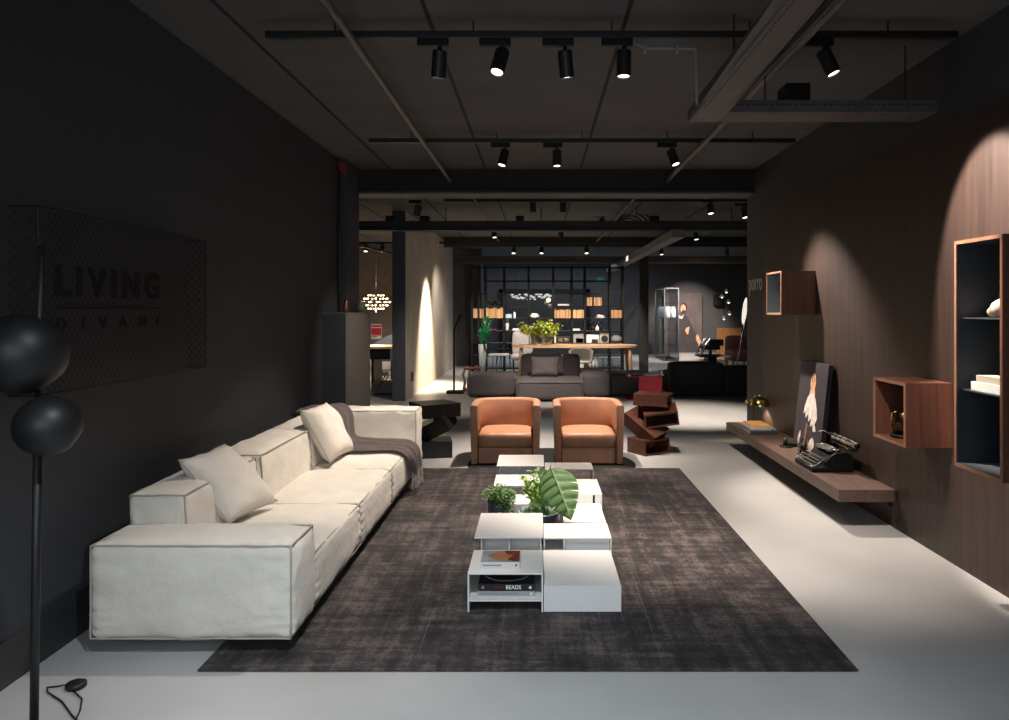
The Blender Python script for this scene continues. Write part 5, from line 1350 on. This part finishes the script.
# ---- far right: glass cabinet, poster, pendants
gx0, gx1, gy0, gy1, gh = X(664.5, 22.3), X(678.5, 22.3), 22.3, 24.0, H(288, 22.3)
t = thing('display_cabinet', 'tall glass display cabinet with grey frame at the far right', 'cabinet', ((gx0 + gx1) / 2, 23.1, 0))
bm = NB()
for x in (gx0, gx1):
    for y in (gy0, gy1): box(bm, x - .014, x + .014, y - .014, y + .014, .04, gh)
for z in (.04, gh):
    for y in (gy0, gy1): box(bm, gx0, gx1, y - .014, y + .014, z - .02, z + .008)
    for x in (gx0, gx1): box(bm, x - .014, x + .014, gy0, gy1, z - .02, z + .008)
part('frame', bm, mat('cabinet_grey_metal', (.10, .10, .10), .4, metal=.3, noise_amt=.05), t)
bm = NB(); box(bm, gx0, gx1, gy0, gy1, 0, .04); part('plinth', bm, M['black'], t)
for nm, a in (('glass_door', (gx0 + .014, gx1 - .014, gy0 - .003, gy0 + .003, .05, gh - .02)), ('glass_side', (gx0 - .003, gx0 + .003, gy0 + .014, gy1 - .014, .05, gh - .02)), ('glass_side', (gx1 - .003, gx1 + .003, gy0 + .014, gy1 - .014, .05, gh - .02))):
    bm = NB(); box(bm, *a); part(nm, bm, M['smoke_glass'], t)
for z in (.45, .92, 1.28, 1.72):
    bm = NB(); box(bm, gx0 + .02, gx1 - .02, gy0 + .02, gy1 - .02, z - .008, z); part('shelf', bm, M['smoke_glass'], t)
proto = None
for k in range(7):
    y = gy0 + .12 + .24 * k
    for x in (gx0 + .12, gx0 + .29):
        if k > 3 and x > gx0 + .2: continue
        if proto is None:
            bm = NB(); lathe(bm, [(0, 0), (.06, 0), (.075, .04), (.075, .22), (.045, .30), (.05, .34), (0, .34)], (0, 0, 0), 14)
            proto = single('white_vase', bm, M['white_glow_soft'] if 'white_glow_soft' in M else M['paper'], 'white bottle vase on the upper shelf of the glass cabinet', 'vase', 'white vases in the glass cabinet', smooth=True); o = proto
        else: o = proto.copy(); COL.objects.link(o)
        o.location = (x, y, 1.281)
px0, px1, pyY = X(679, 25.3), X(702, 25.3), 25.3
t = thing('poster', 'tall portrait poster of a bearded person in dark clothes at the far right', 'poster', ((px0 + px1) / 2, pyY, 0))
ph0, ph1 = 0.0, H(293, pyY)
bm = NB(); box(bm, px0 - .5, px1, pyY, pyY + .05, ph0, ph1); part('panel', bm, mat('poster_mauve', srgb(92, 80, 80), .7, col2=srgb(66, 58, 60), noise_scale=2), t)
fp = frame((px0, pyY - .001, ph0), (1, 0, 0), (0, 0, 1), (0, -1, 0)); pw, phh = px1 - px0, ph1 - ph0
LAY[0] = 0
pk = dict(fr=fp, w=pw, h=phh)
paint('painted_coat', [(-.15, 0), (-.15, .52), (.05, .63), (.25, .66), (.42, .58), (.62, .42), (.85, .25), (.92, .12), (.86, 0)], mat('painted_coat', srgb(44, 39, 42), .7, col2=srgb(58, 52, 54), noise_scale=3), t, **pk)
paint('painted_hair', ell(.20, .76, .16, .085), hair, t, **pk)
paint('painted_face', ell(.18, .745, .115, .07), skin, t, **pk)
paint('painted_beard', ell(.20, .695, .09, .030), hair, t, **pk)
for u in (.13, .22): paint('painted_eye', ell(u, .76, .018, .006, 8), dark_p, t, **pk)
paint('painted_collar', [(-.05, .66), (.10, .62), (.22, .66), (.14, .58), (.0, .60)], lace, t, **pk)
paint('painted_hand', [(.26, .40), (.32, .44), (.40, .45), (.46, .46), (.43, .40), (.40, .33), (.33, .34)], skin, t, **pk)
paint('painted_hand', [(.74, .30), (.80, .34), (.86, .30), (.94, .22), (.95, .10), (.88, .08), (.84, .18), (.74, .24)], skin, t, **pk)
bm = NB(); box(bm, X(668, 24.6), X(716, 24.6), 24.2, 25.0, 0, .10, .004); single('display_platform', bm, M['platform'], 'low grey platform in front of the tall poster', 'platform', origin=(X(690, 24.6), 24.6, 0))
for k, (px, py) in enumerate(((726.5, 291), (722, 296), (728.6, 301.5), (729.5, 313), (724, 318))):
    Yp = 21.5 + .32 * k; x = X(px, Yp); z = H(py, Yp)
    t = thing('pendant_lamp', ('small pale pendant at the top of the cluster of five', 'small pale pendant in front of the black wall box', 'small pale pendant right of the black wall box', 'small wide pendant, second lowest of the cluster of five', 'small pale pendant hanging lowest of the cluster of five')[k], 'lamp', (x, Yp, z), 'cluster of five pendants')
    r = .10 if k in (1, 2, 3) else .06
    bm = NB(); lathe(bm, [(.02, .12), (.03, .10), (r, .02), (r - .01, .018), (.02, .09)], (x, Yp, z - .05), 18); part('shade', bm, M['cream'], t, True)
    bm = NB(); bmesh.ops.create_uvsphere(bm, u_segments=10, v_segments=8, radius=.032, matrix=Matrix.Translation((x, Yp, z - .03))); part('bulb', bm, M['lens_dim'], t, True)
    bm = NB(); tube(bm, [(x, Yp, z + .06), (x, Yp, CE)], .004, 5); part('cable', bm, M['black'], t)
bm = NB(); box(bm, X(714.5, 25.4), X(723, 25.4), 25.35, 25.6, H(306, 25.4), H(295, 25.4), .01); tt = single('wall_box', bm, M['black'], 'black box on the far wall behind the cluster of pendants', 'box', origin=(X(719, 25.4), 25.5, H(306, 25.4)))
bm = NB(); box(bm, X(717, 24.4), X(742, 24.4), 24.4, 24.48, 0, H(328, 24.4), .004); single('room_divider', bm, M['orange_wood'], 'amber wooden panel standing behind the maroon chair', 'panel', origin=(X(729, 24.4), 24.4, 0))
t = thing('lounge_chair', 'black angular lounge chair in front of the tall poster', 'chair', (X(711, 22.4), 22.4, 0))
lx0, lx1 = X(700, 22.4), X(722, 22.4)
bm = NB(); box(bm, lx0 + .1, lx1 - .1, 22.2, 22.9, .34, .46, .02); part('seat', bm, M['black'], t)
bm = NB(); box(bm, lx0 + .22, lx1, 22.2, 22.35, .46, H(339, 22.4), .02); part('backrest', bm, M['black'], t)
for yy in (22.2, 22.8):
    bm = NB(); tube(bm, [(lx0, yy, .2), (lx0 + .12, yy, .5), (lx0 + .26, yy, .66)], .03, 8); part('armrest', bm, M['chrome'], t)
bm = NB(); box(bm, lx0 - .05, lx1 + .05, 22.1, 22.9, .12, .18, .01); box(bm, lx0 + .3, lx1 - .3, 22.4, 22.6, .18, .34); box(bm, lx0 + .2, lx1 - .2, 22.2, 22.8, 0, .12); part('base', bm, M['black'], t)
t = thing('armchair', 'maroon armchair behind the black sofa at the far right', 'armchair', (X(737, 19.8), 19.8, 0))
mx0, mx1 = X(728, 19.8), X(750, 19.8)
soft(t, 'seat', mx0, mx1, 19.4, 20.2, .2, .46, M['maroon'], 1, n=6); soft(t, 'backrest', mx0 + .05, mx1, 20.1, 20.3, .3, .82, M['maroon'], 2, n=6)
for x in (mx0 + .06, mx1 - .06):
    for y in (19.5, 20.15): bm = NB(); tube(bm, [(x, y, .22), (x, y, 0)], .02, 6); part('leg', bm, M['black'], t)
t = thing('side_table', 'small pale round side table left of the maroon armchair', 'side table', (X(725, 19.2), 19.2, 0))
bm = NB(); lathe(bm, [(0, .32), (.15, .32), (.15, .345), (0, .345)], (X(725, 19.2), 19.2, 0), 20); part('top', bm, M['cream'], t)
bm = NB(); lathe(bm, [(0, 0), (.1, 0), (.02, .02), (.02, .32), (0, .32)], (X(725, 19.2), 19.2, 0), 14); part('leg', bm, M['chrome'], t)
ly_ = 18.0
t = thing('floor_lamp', 'slanted floor lamp with a glowing white oval head beside the right wall corner', 'floor lamp', (X(737, ly_), ly_, 0))
bm = NB(); lathe(bm, [(0, 0), (.14, 0), (.14, .02), (0, .025)], (X(735.5, ly_), ly_, 0), 20); part('base', bm, M['chrome'], t, True)
bm = NB(); tube(bm, [(X(735.5, ly_), ly_, .02), (X(744.6, ly_), ly_, H(323, ly_))], .016, 8); part('pole', bm, M['chrome'], t, True)
bm = NB(); bmesh.ops.create_uvsphere(bm, u_segments=20, v_segments=16, radius=1, matrix=Matrix.Translation((X(744.6, ly_), ly_, H(311, ly_))) @ Matrix.Rotation(.12, 4, 'Y') @ Matrix.Diagonal((.036, .16, .325, 1))); part('head', bm, M['white_glow'], t, True)

# ---- left: grey cabinet, chandelier room
t = thing('cabinet', 'tall narrow grey cabinet against the left wall behind the sofa', 'cabinet', (-2.08, 8.2, 0))
cab_m = mat('cabinet_grey_lit', (.12, .108, .098), .6, noise_amt=.05); cab_d = mat('cabinet_grey_shaded', (.035, .038, .042), .6, noise_amt=.05)  # one grey cabinet: body painted lighter as if lit, end painted as shaded
cxr = X(345.5, 7.6)
bm = NB(); box(bm, WL + .002, cxr, 7.615, 8.72, 0, 1.50, .002); part('body', bm, cab_m, t)
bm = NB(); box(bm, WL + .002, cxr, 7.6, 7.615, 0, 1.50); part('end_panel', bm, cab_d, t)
bm = NB(); box(bm, WL + .002, cxr + .004, 7.598, 8.724, 1.50, 1.512); part('top', bm, cab_m, t)
bm = NB(); lathe(bm, [(0, 0), (.030, 0), (.034, .06), (.02, .10), (.024, .13), (0, .13)], (X(343.5, 7.8), 7.9, 1.513), 18); single('jar', bm, M['copper'], 'small copper jar on top of the grey cabinet', 'jar', smooth=True, origin=(X(343.5, 7.8), 7.9, 1.513))
bm = NB(); lathe(bm, [(0, 0), (.052, 0), (.056, .05), (.054, .115), (.045, .122), (.04, .1), (0, .1)], (X(356, 8.2), 8.42, 1.513), 20)
single('pot', bm, M['green_grey'], 'grey green pot on the far end of the grey cabinet', 'pot', smooth=True, origin=(X(356, 8.2), 8.42, 1.513))
cx, cyy, cz = X(376, 17), 17.0, H(302, 17)
t = thing('chandelier', 'round chandelier of many small warm bulbs on tiered rings', 'chandelier', (cx, cyy, cz))
bm = NB(); tube(bm, [(cx, cyy, cz - .22), (cx, cyy, cz + .28)], .018, 8); tube(bm, [(cx, cyy, cz + .28), (cx, cyy, CE)], .006, 6); part('stem', bm, M['chrome'], t, True)
bf = NB(); bb = NB()
for r, z, n in ((.17, .15, 6), (.26, .075, 9), (.32, 0, 11), (.26, -.075, 9), (.17, -.15, 6)):
    for k in range(n):
        a = 2 * PI * (k + .5 * (n % 3)) / n; e = (cx + r * math.cos(a), cyy + r * math.sin(a), cz + z)
        tube(bf, [(cx, cyy, cz + z), e], .004, 5); bmesh.ops.create_icosphere(bb, subdivisions=1, radius=.019, matrix=Matrix.Translation(e))
part('arms', bf, M['chrome'], t); part('bulbs', bb, M['bulb'], t, True)
Yq = 20.15
t = thing('wall_picture', 'red and white poster on the wall below the chandelier', 'poster', (X(376, Yq), Yq, H(339, Yq)))
bm = NB(); box(bm, X(371, Yq), X(381.5, Yq), Yq, Yq + .03, H(339, Yq), H(324, Yq)); part('sheet', bm, M['paper'], t)
bm = NB(); box(bm, X(371.3, Yq), X(381.2, Yq), Yq - .004, Yq, H(335.5, Yq), H(328, Yq)); part('red_field', bm, M['red'], t)
bm = NB(); box(bm, X(371.3, Yq), X(381.2, Yq), Yq - .004, Yq, H(327, Yq), H(325, Yq)); part('red_strip', bm, M['red'], t)
bm = NB(); box(bm, X(371.3, Yq), X(377, Yq), Yq - .006, Yq - .004, H(337.5, Yq), H(334.5, Yq)); part('grey_mark', bm, M['text_grey'], t)
Yt = 15.0
t = thing('dining_table', 'black table with an oak top edge in the chandelier room', 'table', (X(370, Yt), Yt, 0))
bm = NB(); box(bm, X(352, Yt), X(391, Yt), Yt, Yt + .9, H(349, Yt), H(346.8, Yt), .004); part('tabletop', bm, M['oak'], t)
bm = NB(); box(bm, X(352, Yt), X(390, Yt), Yt + .01, Yt + .88, H(359.5, Yt), H(349, Yt)); part('apron', bm, M['black'], t)
for x in (X(353, Yt), X(371, Yt)):
    bm = NB(); box(bm, x, x + .05, Yt + .02, Yt + .85, 0, H(359.5, Yt)); part('leg', bm, M['black'], t)
t = thing('dining_chair', 'dark chair with a flared back behind the black table', 'chair', (X(384, 16.4), 16.4, 0))
bm = NB(); vs = [bm.verts.new(p) for p in ((X(373, 16.4), 16.4, H(349, 16.4)), (X(392.5, 16.4), 16.4, H(349, 16.4)), (X(392.5, 16.4), 16.5, H(334, 16.4)), (X(383, 16.4), 16.5, H(337, 16.4)), (X(374, 16.4), 16.45, H(343, 16.4)))]; bm.faces.new(vs); bmesh.ops.solidify(bm, geom=bm.faces[:], thickness=.04); part('backrest', bm, M['blue_grey'], t)
bm = NB(); box(bm, X(375, 16.4), X(392, 16.4), 16.42, 16.9, .40, .47, .01); part('seat', bm, M['blue_grey'], t)
for x in (X(376, 16.4), X(391, 16.4)):
    for y in (16.45, 16.85): bm = NB(); tube(bm, [(x, y, .4), (x, y, 0)], .016, 6); part('leg', bm, M['black'], t)
t = thing('armchair', 'pale grey armchair under the black table in the chandelier room', 'armchair', (X(384, 17.6), 17.6, 0))
ax0, ax1 = X(372, 17.6), X(394, 17.6)
soft(t, 'seat', ax0, ax1, 17.3, 18.0, .12, .40, M['grey_cloth'], 1, n=6); soft(t, 'backrest', X(383, 17.6), ax1, 17.9, 18.1, .3, .72, M['grey_cloth'], 2, n=6); soft(t, 'armrest', ax0, ax0 + .12, 17.3, 18.0, .2, .5, M['grey_cloth'], 3, n=6)
for x in (ax0 + .06, ax1 - .06): bm = NB(); box(bm, x - .03, x + .03, 17.4, 17.9, 0, .14); part('leg', bm, M['chrome'], t)
t = thing('chest', 'low grey chest on the floor below the chandelier', 'chest', (X(382, 13.6), 13.7, 0))
bm = NB(); box(bm, X(371.5, 13.6), X(400, 13.6), 13.6, 14.2, .02, H(383.5, 13.6), .006); part('body', bm, M['concrete_block'], t)
bm = NB(); box(bm, X(372.5, 13.6), X(399, 13.6), 13.62, 14.18, 0, .02); part('plinth', bm, M['black'], t)
bm = NB(); tube(bm, [(X(384, 13.4), 13.57, .36), (X(379, 13.4), 13.5, .2), (X(374, 13.4), 13.45, .02), (X(366, 13.3), 13.4, .012), (X(362, 13.2), 13.3, .012)], .01, 6)
tube(bm, [(X(388, 13.4), 13.57, .36), (X(376, 13.4), 13.5, .1), (X(370, 13.3), 13.4, .012)], .008, 6)
single('power_cable', bm, M['chrome'], 'pale cable hanging down in front of the grey chest', 'cable', smooth=True, origin=(X(376, 13.4), 13.5, 0))
t = thing('wall_socket', 'small black switch plate low on the lit plaster wall', 'socket', (-2.225, 13.3, .27))
bm = NB(); box(bm, -2.234, -2.221, 13.2, 13.4, .27, .43, .003); part('plate', bm, M['black'], t)
bm = NB(); box(bm, -2.222, -2.218, 13.25, 13.35, .31, .39, .003); part('rocker', bm, M['satin_black'], t)

# ------------------------------------------------------------------ light
def lamp(kind, name, loc, energy, col, target=None, size=1, size_y=None, ang=60, blend=.5):
    l = bpy.data.lights.new(name, kind); l.energy = energy; l.color = col
    o = bpy.data.objects.new(name, l); COL.objects.link(o); o.location = loc
    if kind == 'AREA':
        l.size = size
        if size_y: l.shape = 'RECTANGLE'; l.size_y = size_y
    if kind == 'SPOT': l.spot_size = math.radians(ang); l.spot_blend = blend; l.shadow_soft_size = size
    if kind == 'POINT': l.shadow_soft_size = size
    if target is not None:
        o.rotation_euler = (Vector(target) - Vector(loc)).to_track_quat('-Z', 'Y').to_euler()
    return o
WARM = (1, .855, .735); WARM2 = (1, .82, .60); COOL = (.80, .90, 1.0)
k_ = lamp('AREA', 'shop_window', (-.4, -.9, 2.0), 22, COOL, (-.4, 3.3, .4), 3.0, 1.5)
k_.data.spread = math.radians(100)
# spots of the sitting area, several of them added without a fixture
for (x, y, z, e, c_, tg, a, bl) in (
    (-.60, 4.36, 2.80, 200, WARM, (-1.36, 4.95, .3), 50, 1),
    (-.27, 4.18, 2.80, 140, WARM, (-1.2, 3.7, .3), 60, 1),
    (.22, 5.45, 2.98, 330, WARM, (.18, 5.25, .2), 46, .9),  # added overhead spot for the tables, no fixture here
    (.50, 4.30, 2.80, 380, WARM, (.8, 5.0, 0), 56, 1),
    (1.70, 4.26, 2.90, 850, WARM, (2.52, 4.12, 1.9), 54, .3),
    (-.35, 6.90, 2.80, 400, WARM, (-1.15, 6.0, .2), 62, .9),
    (-.36, 7.0, 2.80, 190, WARM, (-2.0, 8.2, .8), 44, 1),
    (-.45, 4.5, 2.80, 240, WARM, (-1.5, 6.55, .45), 32, .9),
    (.12, 7.75, 2.98, 760, WARM, (.1, 8.05, .3), 62, .9),
    (.16, 6.75, 2.98, 200, WARM, (.1, 6.5, 0), 48, 1),
    (1.62, 7.22, 2.86, 620, WARM, (2.52, 6.38, .95), 58, .75),
    (1.40, 4.1, 2.72, 330, WARM, (1.75, 5.0, 0), 66, 1),
    (1.25, 7.0, 2.9, 520, WARM, (1.7, 7.4, 0), 70, 1),
    (-0.3, 1.5, 3.0, 320, (.86, .93, 1), (-.2, 2.1, 0), 104, 1)):  # added cool spot brightening the front floor, no fixture
    lamp('SPOT', 'spot_light', (x, y, z), e, c_, tg, .03, ang=a, blend=bl)
# further room
lamp('SPOT', 'table_lamp_light', (hx, lyy, hz - .01), 14, (1, .75, .45), (hx, lyy, 0), .02, ang=125, blend=.3)
lamp('SPOT', 'spot_light', (4.7, 22.3, 3.0), 700, WARM, (5.1, 25.3, 1.3), .04, ang=44, blend=.6)
lamp('SPOT', 'spot_light', (3.95, 21.2, 3.0), 170, (1, .95, .9), (3.95, 22.8, 1.35), .04, ang=34, blend=.6)
lamp('SPOT', 'spot_light', (-1.15, 15.0, 3.05), 2100, WARM2, (-2.235, 15.0, .55), .08, ang=56, blend=.8)
for (x, y, e, tx_, ty_, a) in ((2.0, 10.2, 1900, 2.1, 10.9, 60), (.4, 11.4, 800, .2, 12.7, 46), (.9, 15.0, 1400, .9, 16.9, 70), (.2, 16.6, 900, .2, 18.6, 70), (1.9, 16.6, 900, 1.8, 18.6, 70), (-1.0, 16.4, 800, -1.0, 18.5, 60),
                            (4.3, 21.0, 1900, 4.6, 24.5, 60), (3.9, 20.5, 900, 3.9, 22.8, 50), (-3.6, 14.6, 1300, -3.4, 16.8, 80), (3.4, 17.5, 300, 4.5, 20.5, 80), (-1.2, 10.6, 350, -1.4, 12.2, 70), (-1.3, 15.6, 400, -2.2, 17.5, 80)):
    lamp('SPOT', 'spot_light', (x, y, 2.92), e * .5, WARM, (tx_, ty_, .3), .04, ang=a, blend=.8)
lamp('POINT', 'chandelier_light', (X(376, 17), 17, H(302, 17) - .45), 60, (1, .75, .5), size=.15)
lamp('AREA', 'rear_area_light', (.5, 23.3, 3.1), 120, COOL, (.5, 23.3, 0), 5, 2.0)  # cool area lamp under the far ceiling
w = bpy.data.worlds.new('World'); scene.world = w; w.use_nodes = True
w.node_tree.nodes['Background'].inputs[0].default_value = (.85, .92, 1, 1); w.node_tree.nodes['Background'].inputs[1].default_value = .30

# ------------------------------------------------------------------ camera
cam = bpy.data.cameras.new('Camera'); co = bpy.data.objects.new('Camera', cam); COL.objects.link(co)
co.location = (0, 0, EYE); co.rotation_euler = (PI / 2, 0, 0)
cam.sensor_fit = 'HORIZONTAL'; cam.sensor_width = 36; cam.lens = F / 1009 * 36
cam.shift_x = -(VX - 504.5) / 1009; cam.shift_y = -(360 - VY) / 1009
cam.clip_start = .05; cam.clip_end = 100
scene.camera = co
scene.view_settings.view_transform = 'Standard'
scene.view_settings.look = 'None'
scene.view_settings.exposure = 0
